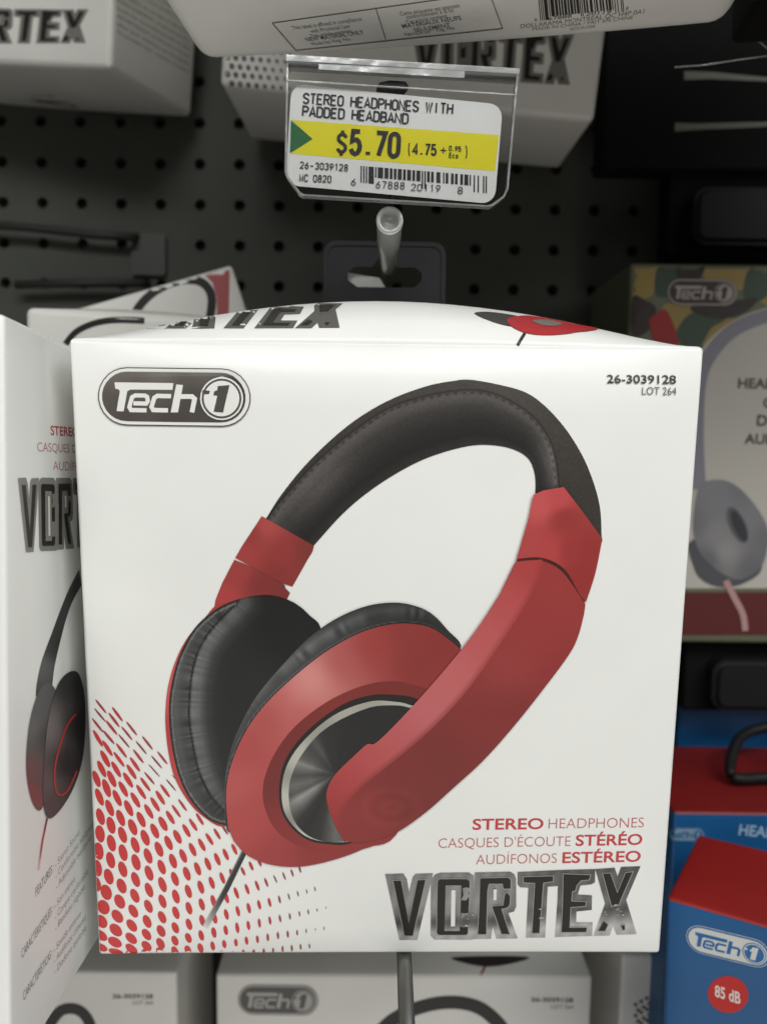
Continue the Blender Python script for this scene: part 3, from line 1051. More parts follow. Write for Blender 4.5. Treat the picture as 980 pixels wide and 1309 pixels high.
    MAIN.art('trim_ring_picture', [S(sring, z9, True)], INK, 11, spacing=2.2, parent=pic,
             colfn=lambda P: idw(np.stack([(P[:, 0] - 280) * 3.0625, (P[:, 1] - 760) * 3.0625], 1),
                                 [(270, 700, (140, 136, 126)), (300, 650, (190, 187, 178)), (262, 800, (196, 193, 184)), (290, 880, (120, 116, 108)), (330, 935, (205, 202, 195)), (420, 958, (150, 147, 140)), (400, 530, (150, 147, 138)), (500, 458, (168, 165, 156)), (600, 430, (158, 155, 146)), (700, 425, (172, 170, 162))]))
    disc = [(840, 500), (735, 446), (650, 438), (580, 448), (480, 490), (400, 542), (340, 610), (300, 680), (281, 750), (285, 830), (310, 890), (350, 930), (400, 951), (455, 956), (560, 935), (680, 840)]

    disc = [(500 + (x - 500) * 1.028, 700 + (y - 700) * 1.028) for x, y in disc]

    def hub(P):
        x, y = (P[:, 0] - 280) * 3.0625 - 455, (P[:, 1] - 760) * 3.0625 - 700
        a = np.degrees(np.arctan2(y, x)) % 360
        r = np.hypot(x, y) / 190
        v = np.interp(a, [0, 60, 78, 90, 104, 118, 128, 140, 147, 154, 165, 178, 190, 197, 205, 218, 228, 238, 250, 285, 330, 360], [40, 48, 104, 118, 52, 40, 50, 118, 150, 84, 104, 74, 108, 132, 92, 74, 66, 82, 48, 38, 36, 40])
        k = np.interp(r, [0, .25, .5, .9, 1.1], [.15, .5, .95, 1, .8])
        v = 40 + (v - 40) * k + rng.rand(len(P)) * 4
        l = ((v / 255 + .055) / 1.055) ** 2.4
        return np.stack([l, l * .98, l * .93], 1)
    MAIN.art('hub_picture', [S(disc, z9, True)], INK, 12, spacing=1.5, parent=pic, colfn=hub)
    # --- right arm: collar, arm body, lighter side face
    body_ctrl = [(880, 400, (160, 62, 60)), (900, 480, (150, 56, 53)), (860, 500, (158, 64, 62)), (800, 600, (156, 60, 58)), (740, 650, (158, 66, 64)), (830, 640, (142, 52, 49)), (700, 740, (132, 51, 48)), (600, 840, (122, 49, 45)), (520, 900, (127, 51, 47)),
                 (450, 985, (142, 56, 53)), (550, 945, (120, 47, 43)), (760, 720, (128, 48, 45)), (420, 960, (146, 58, 56))]

    def body(P):
        Q = P8(P)
        c = idw(Q, body_ctrl)
        r = np.hypot((Q[:, 0] - 490) / 55, (Q[:, 1] - 932) / 36)
        c *= (1 + .12 * np.exp(-((r - 1) / .18) ** 2) + .10 * np.exp(-((r - .3) / .2) ** 2) - .06 * np.exp(-((r - .65) / .2) ** 2))[:, None]
        return c
    MAIN.art('arm_picture', [[z8(p) for p in [(752, 405), (800, 400), (890, 470), (892, 520), (840, 460), (752, 428)]]], INK, 13, color=(72, 34, 30), parent=pic)
    arm = S([(748, 420), (790, 417), (820, 425), (850, 447), (893, 509)], z8) + S([(890, 530), (878, 575), (858, 615), (800, 693), (740, 768), (680, 835), (620, 890), (560, 943), (500, 984), (445, 1002), (405, 1004), (385, 990), (370, 962), (358, 928), (356, 897), (374, 862), (420, 817), (440, 800), (458, 797), (500, 757), (560, 692), (620, 622), (670, 557), (715, 488)], z8)
    MAIN.art('arm_picture', [arm], INK, 14, spacing=2.6, parent=pic, colfn=body)
    side_ctrl = [(a, b, (int(c[0] * .97), int(c[1] * .86), int(c[2] * .86))) for a, b, c in [(770, 440, (178, 78, 76)), (730, 510, (190, 98, 98)), (680, 580, (196, 110, 110)), (620, 660, (202, 124, 124)), (560, 730, (202, 126, 128)), (500, 790, (196, 112, 114)), (450, 835, (192, 100, 100)), (400, 880, (186, 88, 88)), (370, 910, (176, 76, 75)), (375, 950, (160, 63, 60)), (390, 985, (146, 56, 53))]]
    edge_line = cat([(804, 420), (792, 462), (768, 510), (722, 582), (652, 682), (582, 760), (502, 830), (437, 882), (400, 922), (388, 955), (396, 1003)], k=6)

    def side(P):
        Q = P8(P)
        d = near(Q, edge_line)[0]
        k = np.clip(d / 14, 0, 1)[:, None]
        k = k * k * (3 - 2 * k)
        return idw(Q, side_ctrl) * k + (idw(Q, side_ctrl) * .35 + body(P) * .65) * (1 - k)
    sidep = S([(748, 421), (790, 417), (804, 420), (792, 462), (768, 510), (722, 582), (652, 682), (582, 760), (502, 830), (437, 882), (400, 922), (388, 955), (396, 1003), (385, 990), (370, 962), (358, 928), (356, 897), (374, 862), (420, 817), (440, 800), (458, 797), (500, 757), (560, 692), (620, 622), (670, 557), (715, 488)], z8)
    MAIN.art('arm_picture', [sidep], INK, 15, spacing=2.0, parent=pic, colfn=side)
    coll = [z8(p) for p in [(785, 281), (806, 272), (848, 265), (884, 312), (928, 372)]] + S([(928, 372), (922, 405), (912, 450), (894, 505)], z8)[1:] + S([(880, 487), (853, 440), (824, 419), (790, 411), (750, 415)], z8) + [z8(p) for p in [(762, 375), (775, 330)]]
    MAIN.art('collar_picture', [coll], INK, 14, spacing=2.6, parent=pic,
             colfn=lambda P: idw(P8(P), [(800, 300, (196, 88, 88)), (775, 390, (176, 74, 73)), (835, 290, (190, 80, 80)), (822, 400, (180, 72, 71)), (850, 330, (152, 58, 55)), (900, 400, (152, 55, 52)), (880, 450, (150, 54, 51)), (860, 400, (156, 58, 56))], 4))
    # --- cable
    def cable(P):
        t = np.clip((P[:, 1] - 1084) / (1185 - 1084), 0, 1)
        line = np.array([(313, 1084), (262, 1184)], float)
        d = (line[1] - line[0]) / np.linalg.norm(line[1] - line[0])
        o = (P - line[0]) @ np.array([-d[1], d[0]])
        v = np.interp(o, [-4, -1.5, 0.5, 2.2, 4], [56, 44, 92, 150, 90])
        f = np.clip((t - .55) / .45, 0, 1) ** 1.5
        v = v * (1 - f) + 210 * f
        l = ((v / 255 + .055) / 1.055) ** 2.4
        return np.stack([l, l, l * .98], 1)
    MAIN.art('cable_picture', [stroke([(315, 1083), (290, 1135), (263, 1184)], 7.2)], INK, 4, spacing=1.6, parent=pic, colfn=cable)


headphones()

badge(MAIN, zz(120, 462, 4.6667), ink=True, pale=(226, 225, 221), deep=(78, 74, 70), shade=lambda P: idw(P, [(150, 480, (104, 98, 92)), (200, 478, (112, 107, 100)), (260, 478, (98, 92, 86)), (145, 515, (86, 80, 76)), (160, 535, (78, 68, 68)), (220, 538, (74, 66, 64)), (300, 530, (70, 66, 62)), (250, 510, (72, 68, 64)), (308, 490, (62, 58, 54)), (190, 500, (88, 83, 77))]))  # foil reflection painted into the field: lighter along the top, darker below


def chrome(P):
    yt = 1117 - (P[:, 0] - 492) * .031
    yb = 1201 - (P[:, 0] - 510) * .022
    t = np.clip((P[:, 1] - yt) / (yb - yt), 0, 1)
    x = np.clip((P[:, 0] - 492) / 325, 0, 1)
    lo = np.interp(t, [0, .1, .45, .62, .74, .80, .90, 1], [104, 118, 128, 112, 62, 84, 160, 148])
    hi = np.interp(t, [0, .1, .35, .5, .62, .74, .86, 1], [66, 76, 82, 92, 60, 110, 168, 150])
    k = np.clip((x - .42) / .25, 0, 1)
    v = lo * (1 - k) + hi * k
    v = v + 8 * np.sin(P[:, 0] * .35 + P[:, 1] * .11) + rng.rand(len(P)) * 6
    l = ((np.clip(v, 30, 255) / 255 + .055) / 1.055) ** 2.4
    return np.stack([l, l * .99, l * .97], 1)


def main_title():
    t = MAIN.art('title_lettering', WORD_SILVER, CHROME, 2, spacing=2.4, colfn=chrome)
    MAIN.art('letter_faces', WORD_DARK, FOIL, 4, parent=t, spacing=2.6)
    ol = []
    for poly in WORD_DARK:
        ol += ribbon([tuple(p) for p in poly] + [poly[0]], 0.9)
    MAIN.art('letter_outline', ol, CHROME, 5, parent=t, spacing=3, color=(150, 148, 142))
    MAIN.art('counters_and_glare', WORD_INNER_GLARE, CHROME, 6, spacing=2.4, parent=t, colfn=chrome)  # O counter together with its painted glare patches
    for cx, cy, sx, sy, n in ((598, 1174, 4, 6, 10), (782, 1166, 7, 5, 10), (689, 1170, 3, 6, 5)):
        sp = []
        for _ in range(n):
            x, y, a = cx + rng.randn() * sx, cy + rng.randn() * sy, rng.rand() * .9 + .4
            sp.append([(x + a * math.cos(k) * (1 + rng.rand()), y + a * math.sin(k) * .7) for k in np.linspace(0, 6.28, 7)[:-1]])
        MAIN.art('pale_specks', sp, CHROME, 7, parent=t, color=(168, 165, 158))  # clusters of small pale irregular specks over the letters
    MAIN.art('counters_and_glare', WORD_HOLES, INK, 8, spacing=3, color=(226, 226, 221), parent=t)


main_title()
MAIN.text('item_number', [('26-3039128', (775, 489.5), (863, 490.5), 11.0, 0.016, (58, 56, 54)), ('LOT 264', (819.5, 504.5), (863, 505), 10.2, -0.004, (86, 84, 82))], (60, 58, 56), layer=6)
RT = (190, 66, 70)
MAIN.text('tagline', [('STEREO', (603.5, 1060.5), (694, 1059.5), 15.6, 0.018, RT), ('HEADPHONES', (700.5, 1059), (822, 1057.5), 14.6, -0.010, (186, 100, 100)),
                      ("CASQUES D'ÉCOUTE", (560, 1084), (728.5, 1081.3), 14.6, -0.010, (186, 104, 104)), ('STÉRÉO', (735, 1081), (820, 1079.5), 15.6, 0.018, RT),
                      ('AUDÍFONOS', (608, 1105), (711, 1103), 14.6, -0.010, (186, 104, 104)), ('ESTÉREO', (718, 1103), (818, 1101), 15.6, 0.018, RT)], RT)
# printing on its bulging top flap
tw = homog(WORD_BOX, [(150, 376), (452, 376), (434, 419.5), (112, 419.5)])
tl = MAIN.art('flap_lettering', [p for p in mapped(WORD_SILVER, tw)], INK, 2, color=(92, 90, 86), spacing=4)
MAIN.art('letter_faces', [p for p in mapped(WORD_DARK, tw)], INK, 4, color=(46, 44, 42), spacing=4, parent=tl)
fp = MAIN.art('flap_picture', [S([(606, 401), (625, 399), (660, 404), (685, 412), (690, 420), (660, 419), (630, 412)], lambda p: p, True)], INK, 2, color=(66, 64, 62), spacing=4)
MAIN.art('flap_picture', [S([(648, 409), (670, 404), (700, 408), (735, 415), (764, 421), (740, 425), (706, 429), (675, 427), (655, 419)], lambda p: p, True)], INK, 4, spacing=4, color=(168, 48, 52), parent=fp)
MAIN.art('flap_picture', [S([(680, 411), (700, 410), (718, 415), (706, 418), (690, 416)], lambda p: p, True)], INK, 6, spacing=3, color=(120, 112, 108), parent=fp)
MAIN.art('flap_picture', [stroke([(670.5, 426), (661, 441.5)], 4)], INK, 2, spacing=3, color=(52, 50, 50), parent=fp)


def hang_tab(box, wd=0.0475, ht=0.03, material=None, low=-0.022, x=0.0, y=None):
    """black plastic hang tab with a wide slot, fixed to the carton's back"""
    y = box.D / 2 + 0.0006 if y is None else y
    z0, z1 = box.H + low, box.H + ht
    out = rrect(x - wd / 2, z0, x + wd / 2, z1, 0.0045)
    c = z1 - 0.0135
    slot = [(x - .0150, c + .002), (x - .0125, c + .0042), (x - .005, c + .0042), (x - .0025, c + .0075), (x + .0025, c + .0075), (x + .005, c + .0042), (x + .0125, c + .0042), (x + .0150, c + .002),
            (x + .0148, c - .001), (x + .012, c - .0036), (x - .011, c - .0036), (x - .0148, c - .001)]
    t = obj_bm('hang_tab', slab(out, y, y + 0.0009, [slot]), material or TABP, box.root)
    bm = slab(rrect(x - wd / 2 - .0006, z0, x + wd / 2 + .0006, z1 + .0006, 0.005), y - 0.0006, y + 0.0015, [rrect(x - wd / 2 + .0011, z0 + .002, x + wd / 2 - .0011, z1 - .0011, 0.004)])
    obj_bm('tab_rim', bm, material or TABP, t)
    return c


# the tab: where the rod goes through it in the photo
TABC = hang_tab(MAIN, wd=0.0478, ht=0.0445)
obj_bm('back_flap', slab([(-.0175, TABC - .008), (.0035, TABC - .008), (-.002, TABC + .0006), (-.0155, TABC + .0026)], MAIN.D / 2 + .0045, MAIN.D / 2 + .0049), DULL, MAIN.root)

# ------------------------------------------------------------------ peg hook, its tag holder and label
def peg_hook(label, px_far, z_near, r=0.0028, tip=0.0, tip_r=0.0036, name='peg_hook', mat_=STEEL, at_depth=None, group='peg hooks', end=None):
    """a rod straight out of the pegboard through the point seen at px_far (x, y, camera depth)"""
    p = pix(*px_far)
    root = thing(name, label, 'peg hook', (p.x, PEG_Y, p.z), group=group)
    loc = root.location
    e = (end - loc) if end is not None else Vector((0, -(PEG_Y - z_near), 0))
    ax = e.normalized()
    L = e.length
    V, Fc = tube([ax * (L * k) for k in (0, .35, .7)] + [ax * (L - tip * .45)], r)
    link_mesh('rod', V, Fc, mat_, root, smooth=True)
    bm = slab(rrect(-.012, -.018, .012, .022, .003), -.002, -.0002)
    obj_bm('base_plate', bm, mat_, root)
    if tip:
        prof_ = [(0, .45), (.03, .62), (.08, .72), (.3, .80), (.45, .86), (.55, .95), (.62, 1.0), (.93, 1.0), (.96, .97), (.98, 1.04), (1.0, 1.0)]
        V, Fc = tube([ax * (L - tip * (1 - t)) for t, _ in prof_], [tip_r * k for _, k in prof_], 24, caps=False)
        n = len(V)
        for t, k in ((1.0, .74), (.94, .70)):           # hollow mouth
            c = ax * (L - tip * (1 - t))
            for v in V[n - 24:n]:
                V.append(c + (v - ax * L) * (k / 1.0))
        for ring in (0, 1):
            b = n - 24 + ring * 24
            for q in range(24):
                Fc.append((b + q, b + (q + 1) % 24, b + 24 + (q + 1) % 24, b + 24 + q))
        Fc.append(tuple(n + 24 + q for q in range(24)))
        Fc.append(tuple(reversed(range(24))))
        link_mesh('clear_tip', V, Fc, CLEAR_TIP, root, smooth=True)
    return root


hook = peg_hook('clear tipped rod through the black tab slot of the front box', (490.5, 352, 0.312), 0, r=0.0022, tip=0.066, tip_r=0.0042, end=pix(498, 281, 0.244))

# tag arm above the rod
arm_y = pix(503, 118, 0.246)
hp = hook.location
V, Fc = tube([(0, 0, .022), (0, -.06, .028), ((arm_y.x - hp.x) * .6, -.16, arm_y.z - hp.z - .012), ((arm_y.x - hp.x), arm_y.y - hp.y + .004, arm_y.z - hp.z)], .0013)
link_mesh('tag_arm', V, Fc, DARKWIRE, hook, smooth=True)

ztag = zz(350, 60, 2.9697)
# pose of the label from its four corners seen in the photo (paper 65 x 31 mm)
ZT = 0.2400
TQ = [ztag(p) for p in ((66, 155), (866, 211), (838, 592), (57, 524))]


def plane_pose(q, width):
    A = []
    for (u, v), (x, y) in zip([(0, 0), (1, 0), (1, 1), (0, 1)], q):
        x, y = x - CX, y - CY
        A.append([u, v, 1, 0, 0, 0, -x * u, -x * v, -x])
        A.append([0, 0, 0, u, v, 1, -y * u, -y * v, -y])
    Hm = np.linalg.svd(np.array(A))[2][-1].reshape(3, 3)
    Mx = np.diag([1 / F, 1 / F, 1]) @ Hm
    if Mx[2, 2] < 0:
        Mx = -Mx
    s = width / np.linalg.norm(Mx[:, 0])
    return Mx[:, 0] * s, Mx[:, 1] * s, Mx[:, 2] * s


ctr = np.mean(np.array(TQ), 0)
ta, tb = np.array(TQ[1]) - TQ[0], np.array(TQ[3]) - TQ[0]
fr_tag = frame((ta[0], ta[1], 14), (tb[0], tb[1], 10))
TW = np.linalg.norm(ta) / F * ZT
TH = np.linalg.norm(tb) / F * ZT


def label_mesh(box):
    bm = slab(rrect(-box.W / 2, 0, box.W / 2, box.H, 0.0042), 0, box.D)
    V = [tuple(v.co) for v in bm.verts]
    bm.verts.index_update()
    Fc = [tuple(v.index for v in f.verts) for f in bm.faces]
    bm.free()
    return V, Fc


TAG = Box('price_label', 'white and yellow paper price label reading $5.70 inside a clear sleeve', 'price label', (TW, TH, 0.0002), (0.5, 0, 0.5), (ctr[0], ctr[1], ZT), fr_tag, material=LABELP, mesh_fn=label_mesh, mesh_name='paper')
YEL, GRN, BLK = (226, 216, 8), (28, 100, 52), (34, 33, 34)
TAG.art('yellow_band', [[ztag(p) for p in [(66, 277), (853, 335), (838, 472), (62, 405), (147, 350)]]], INK, 1, color=YEL)
TAG.art('green_arrow', [[ztag(p) for p in [(65, 279), (147, 350), (61, 404)]]], INK, 2, color=GRN)
lt = []
for s, p0, p1, cap, wt, gap in (
        ('STEREO HEADPHONES WITH', (112, 214), (676, 255), 37, 6.6, .19), ('PADDED HEADBAND', (109, 262), (507, 292), 36, 6.6, .19),
        ('$', (241, 405), (270, 407), 80, 13, .3), ('5.70', (291, 406), (470, 418), 86, 17, .28), ('(', (508, 408), (516, 408), 40, 4, .2), ('4.75', (528, 408), (613, 412), 39, 7.5, .3), ('+', (629, 410), (655, 411), 40, 4, .2), (')', (722, 418), (730, 418), 40, 4, .2),
        ('0.95', (664, 394), (708, 397), 17, 3.6, .25), ('Eco', (665, 421), (698, 423), 17, 3.6, .25),
        ('26-3039128', (100, 461), (279, 472), 24, 3.8, .26), ('MC 0820', (98, 510), (216, 516), 25, 3.8, .26),
        ('6', (293, 526), (309, 527), 25, 3.2, .3), ('67888', (387, 536), (494, 541), 25, 3.2, .3), ('20119', (521, 546), (629, 552), 25, 3.2, .3), ('8', (697, 558), (714, 559), 25, 3.2, .3)):
    lt += [[ztag(q) for q in poly] for poly in stroke_text(s, p0, p1, cap, wt, gap)]
TAG.art('label_text', lt, INK, 3, color=BLK)
bars = []
for st, wd, lg in upc('667888201198'):
    x0, x1 = 329 + 5.04 * st, 329 + 5.04 * (st + wd)
    t = lambda x: 452 + (x - 329) * .083
    h0 = 64 if lg else 40
    mid = 45 <= st < 50
    if mid:
        h0 = 66
    bars.append([ztag(p) for p in [(x0, t(x0)), (x1, t(x1)), (x1 - .5, t(x1) + h0), (x0 - .5, t(x0) + h0)]])
TAG.art('barcode', bars, INK, 3, color=BLK)

# the clear sleeve round the label
HM = TAG.M.copy()
sl = thing('tag_holder', 'clear plastic price tag sleeve hanging above the front box', 'tag holder', matrix=HM)


def tagxz(p):
    q, n = pix(*ztag(p), 1.0), None
    d = (q - CAM)
    nrm = TAG.M.to_3x3() @ Vector((0, -1, 0))
    o = TAG.M.translation
    t = (o - CAM).dot(nrm) / d.dot(nrm)
    w = TAG.Mi @ (CAM + d * t)
    return (w.x, w.z)


so = [tagxz(p) for p in [(50, 50), (925, 102), (886, 545), (872, 575), (830, 607), (815, 612), (110, 570), (95, 562), (48, 500), (42, 480)]]
obj_bm('front_sheet', slab(so, -0.0010, -0.0007), CLEAR, sl)
obj_bm('back_sheet', slab(so, 0.0007, 0.0010), CLEAR, sl)
ctrx = np.mean(np.array(so), 0)
si = [tuple(ctrx + (np.array(p) - ctrx) * np.array([.982, .955])) for p in so]
obj_bm('sleeve_rim', slab(so, -0.0014, 0.0014, [si]), CLEAR_EDGE, sl)
fold = [tagxz(p) for p in [(48, 133), (912, 188), (912, 193), (48, 138)]]
obj_bm('fold_line', slab(fold, -0.0017, -0.0011), CLEAR_EDGE, sl)
top = [tagxz(p) for p in [(50, 50), (925, 102), (920, 122), (50, 72)]]
obj_bm('top_hinge', slab(top, -0.0034, 0.0034), CLEAR_EDGE, sl)
clip = [tagxz(p) for p in [(172, 88), (716, 114), (716, 140), (172, 108)]]
obj_bm('hinge_strip', slab(clip, -0.0039, -0.0036), CLEAR_EDGE, sl)
kn = [tagxz(p) for p in [(390, 150), (400, 128), (440, 120), (500, 124), (512, 140), (495, 158), (440, 160)]]
obj_bm('swivel_clip', slab(kn, 0.0012, 0.0045), DARKWIRE, sl)

# ------------------------------------------------------------------ neighbouring cartons
G = 'boxed headphones on the pegboard'
DIM = (0.19, 0.2032, 0.085)
b2 = frame(np.cross((0, 1, 0.018), (-.02, -.035, 1.0)), (0, 1, 0.018))
LEFT = Box('headphone_box', 'white carton at the left edge showing its printed side panel with features list', 'headphone box', (0.19, 0.208, 0.10), (1, 0, 1), (5, 401, 0.205), b2, r=0.0014, bulge={'top': 0.010, 'right': .0006}, group=G)


def side_text(items, color, name, box=LEFT):
    return box.text(name, items, color)


side_text([('STEREO HEADPHONES', (65, 556), (152, 561), 12.5, 0.015), ("CASQUES D'ÉCOUTE STÉRÉO", (48, 577), (152, 581), 12.5, -0.008, (176, 112, 112)), ('AUDÍFONOS ESTÉREO', (68, 601), (152, 604), 12.5, -0.008, (176, 112, 112))], (176, 52, 56), 'tagline')
wl = homog(WORD_BOX, [(23, 611), (149, 607), (149, 693), (33, 706)])
wordmark(LEFT, wl, ink=True)
up = [((48, 1146), (68, 1120)), ((30, 1236), (66, 1176)), ((30, 1279), (68, 1232))]
side_text([('FEATURES :', (46, 1147), (69, 1113), 13, -0.006), ('CARACTÉRISTIQUES :', (28, 1226), (68, 1166), 13, -0.006), ('CARACTERÍSTICAS :', (30, 1280), (67, 1222), 13, -0.006)], (92, 92, 92), 'side_headings')
its = []
for k, (a, t1, t2, t3) in enumerate((((71, 1110), '- Stereo Sound', '- Comfortable headphones', '- Adjustable headband'), ((70, 1163), '- Son stéréo', '- Casque confortable', '- Bandeau réglable'), ((69, 1219), '- Sonido estéreo', '- Audífonos cómodos', '- Diadema ajustable'))):
    for j, t in enumerate((t1, t2, t3)):
        y = a[1] + 14 * j
        L = len(t) * 2.15
        its.append((t, (a[0] + j * .5, y), (a[0] + L, y - L * 1.42), 10, -0.012))
side_text(its, (128, 128, 128), 'feature_list')
# the little black headphones printed on its side
lam = lambda p: p
sp = LEFT.art('headphone_picture', [S([(101, 728), (85, 760), (66, 810), (52, 850), (46, 890), (60, 893), (66, 880), (70, 850), (82, 800), (92, 770), (104, 748)], lam, False)], INK, 2, spacing=4, colfn=lambda P: idw(P, [(55, 850, (92, 92, 92)), (68, 830, (48, 48, 48)), (90, 760, (66, 66, 66)), (48, 885, (70, 70, 70))]))
LEFT.art('ear_cup_picture', [S([(50, 882), (62, 873), (72, 888), (74, 930), (66, 980), (55, 1030), (45, 1033), (36, 1008), (33, 970), (38, 920)], lam, True)], INK, 4, spacing=3, parent=sp,
         colfn=lambda P: idw(P, [(40, 930, (100, 100, 98)), (50, 900, (88, 88, 88)), (60, 940, (60, 60, 60)), (45, 1000, (80, 80, 80)), (38, 1005, (150, 60, 60))]))
LEFT.art('ear_cup_picture', [S([(76, 870), (90, 858), (101, 864), (108, 900), (106, 960), (96, 1000), (80, 1030), (64, 1046), (56, 1036), (54, 1000), (58, 940), (66, 895)], lam, True)], INK, 6, spacing=3, parent=sp,
         colfn=lambda P: idw(P, [(64, 930, (120, 112, 112)), (60, 1000, (96, 84, 84)), (90, 870, (52, 52, 52)), (95, 930, (36, 34, 34)), (75, 1025, (78, 62, 62)), (85, 980, (44, 40, 40))]))
LEFT.art('ear_cup_picture', [stroke(S([(96, 912), (84, 928), (73, 960), (68, 990), (72, 1014), (84, 1012), (97, 985)], lam), 2.2)], INK, 8, parent=sp, color=(182, 60, 60))
LEFT.art('cable_picture', [stroke([(60, 1046), (54, 1075), (49, 1112)], 2.2)], INK, 3, parent=sp, spacing=4, colfn=lambda P: idw(P, [(60, 1046, (130, 48, 48)), (54, 1080, (190, 90, 90)), (49, 1112, (222, 190, 188))]))

# upper row: the box right above, seen from under
b3 = frame((.1886, 0, -.022), (0, 1, .055))
UP = Box('headphone_box', 'white carton overhead, its printed bottom with barcode turned to the camera', 'headphone box', (0.19, 0.2032, 0.070), (0, 1, 0), (256, 85, 0.290), b3, r=0.008, bulge={'bottom': 0.004}, material=DULL, group=G)
UT = (96, 90, 84)
box_l = [[(348, 28), (604, -8), (627, 38), (377, 65)]]
fl = []
q = [(348, 29), (625, -10), (642, 36), (378, 64)]
for i in range(4):
    fl += ribbon([tuple(np.array(q[i]) * (1 - t) + np.array(q[(i + 1) % 4]) * t) for t in np.linspace(0, 1, 13)], 1.1)
fl += ribbon([(480 + 13 * t, 10 + 40 * t) for t in np.linspace(0, 1, 8)], 1.0)
UP.art('printed_frame', fl, INK, 3, color=UT)
UP.text('compliance_notice', [('This label is affixed in compliance', (375, 38), (463, 26), 9.5, .0), ('with Provincial Law', (398, 42), (448, 35), 9.5, .0), ('This article contains', (398, 48), (450, 41), 9.5, .0), ('NEW MATERIAL ONLY', (393, 53), (466, 43), 11, .012), ('Made by: Reg. No.', (400, 58), (450, 51), 9.5, 0),
                        ], UT)
UP.text('compliance_notice', [('Cette étiquette est apposée', (512, 20), (588, 9), 9.5, .0), ('conformément à la loi', (520, 24), (580, 15), 9.5, .0), ('Cet article contient', (520, 30), (572, 22), 9.5, .0), ('MATÉRIAUX NEUFS', (515, 36), (590, 25), 11, .012), ('SEULEMENT', (530, 41), (576, 34), 11, .012), ('Fabriqué par : Reg. No.', (518, 46), (582, 37), 9.5, 0),
                        ], UT)
UP.text('origin_text', [('DOLLARAMA MONTREAL QC H4P 0A1', (665, 36), (822, 17), 11.5, .0), ('MADE IN CHINA / FAIT EN CHINE', (680, 39), (808, 24), 9.5, .0), ('HECHO EN CHINA', (728, 39), (760, 35), 9, 0)], UT)
ub = []
for st, wd, lg in upc('667888201198'):
    x0, x1 = 690 + 1.13 * st, 690 + 1.13 * (st + wd)
    t = lambda x: 26 - (x - 690) * .105
    ub.append([(x0 - 4, -16 - (x0 - 690) * .105), (x1 - 4, -16 - (x1 - 690) * .105), (x1, t(x1) - (0 if lg else 4)), (x0, t(x0) - (0 if lg else 4))])
UP.art('barcode', ub, INK, 2, color=(58, 54, 50), spacing=12)
UP.text('barcode_digits', [('6', (683, 27), (686, 26.6), 9, 0.01), ('67888', (700, 26), (730, 22), 9, 0.01), ('20119', (748, 20), (780, 17), 9, 0.01), ('8', (799, 13), (802, 12.6), 9, 0.01)], UT)

# behind it, the next box of the row
b4 = frame((.19, .0183, 0), (0, .988, .15))
UP2 = Box('headphone_box', 'white carton directly behind the clear price tag, dotted corner and large lettering', 'headphone box', (0.193, 0.2032, 0.085), (0, 0, 0), (281, 108, 0.395), b4, r=0.003, bulge={'bottom': 0.004}, material=DULL, group=G)
w4 = homog(WORD_BOX, [(524, 28), (733, 44), (728, 109), (536, 96)])
wordmark(UP2, w4, ink=True)
dd = []
for i in range(9):
    for j in range(5):
        x, y = 286 + 10.5 * i + (j % 2) * 5, 62 + 11 * j + i * .9
        if x < 283 or x > 372:
            continue
        dd.append(ell(x, y, 3.7 - i * .3, 4.6 - i * .25, -.3, 12))
UP2.art('dot_pattern', dd, INK, 1, color=(86, 82, 80))

# upper left box
b5 = frame((1, .18, -.234), (0, 1, .2))
UL = Box('headphone_box', 'white carton in the upper left corner with small print on its right side', 'headphone box', DIM, (1, 0, 0), (141, 87, 0.395), b5, r=0.003, bulge={'bottom': 0.005}, material=DULL, group=G)
w5 = homog(WORD_BOX, [(-96, 8), (113, 12), (110, 55), (-88, 55)])
wordmark(UL, w5, ink=True)
UL.text('side_print', [(t, (150, y), (242, y + 52), 4.2, 0.0) for t, y in (('Stereo headphones with padded headband', -30), ('Casque stéréo avec bandeau coussiné', -20), ('WARNING: do not listen at high volume', -8), ('AVERTISSEMENT: ne pas écouter fort', 2), ('levels for extended periods of time', 12), ('ADVERTENCIA: no escuchar a volumen', 22), ('alto por tiempo prolongado', 32), ('Conserver cette notice', 42))], (112, 104, 96))
UL.art('barcode_patch', [[(38, 127), (88, 130), (108, 142), (46, 138)]], INK, 1, color=(72, 66, 60), spacing=10)
UL.art('barcode_patch', [stroke([(48 + k * 6, 129 + k * .4), (56 + k * 7, 138 + k * .5)], 1.6) for k in range(7)], INK, 2, color=(150, 142, 132))
UL.text('barcode_digits', [('667 88', (40, 124), (72, 123), 5, 0.01)], (90, 84, 78))

# two boxes half hidden behind the front one, at the left
b6 = frame((.92, -.30, .10), (.30, .92, .10))
TIP = Box('headphone_box', 'white carton leaning askew behind the front box with one pink corner', 'headphone box', (0.088, 0.13, 0.05), (1, 0, 1), (296, 338, 0.385), b6, r=0.002, material=DULL, group=G)
TIP.art('headband_picture', [stroke(S([(168, 420), (176, 395), (196, 374), (222, 361), (248, 358), (264, 366), (271, 384), (266, 420)], lam), 11)], INK, 2, color=(40, 39, 38), spacing=5)
TIP.art('pink_corner', [[(262, 352), (294, 340), (292, 425), (278, 425), (277, 380), (272, 362)]], INK, 1, color=(176, 92, 96), spacing=6)
b6b = frame((.99, .05, .05), (-.05, .98, .16))
LOWL = Box('headphone_box', 'white carton low behind the left corner of the front box', 'headphone box', (0.10, 0.15, 0.06), (0, 0, 1), (32, 393, 0.345), b6b, r=0.003, bulge={'top': .004}, material=DULL, group=G)
LOWL.art('headband_picture', [stroke(S([(84, 440), (98, 424), (122, 413), (150, 409), (185, 410)], lam), 8)], INK, 2, color=(42, 40, 39), spacing=5)

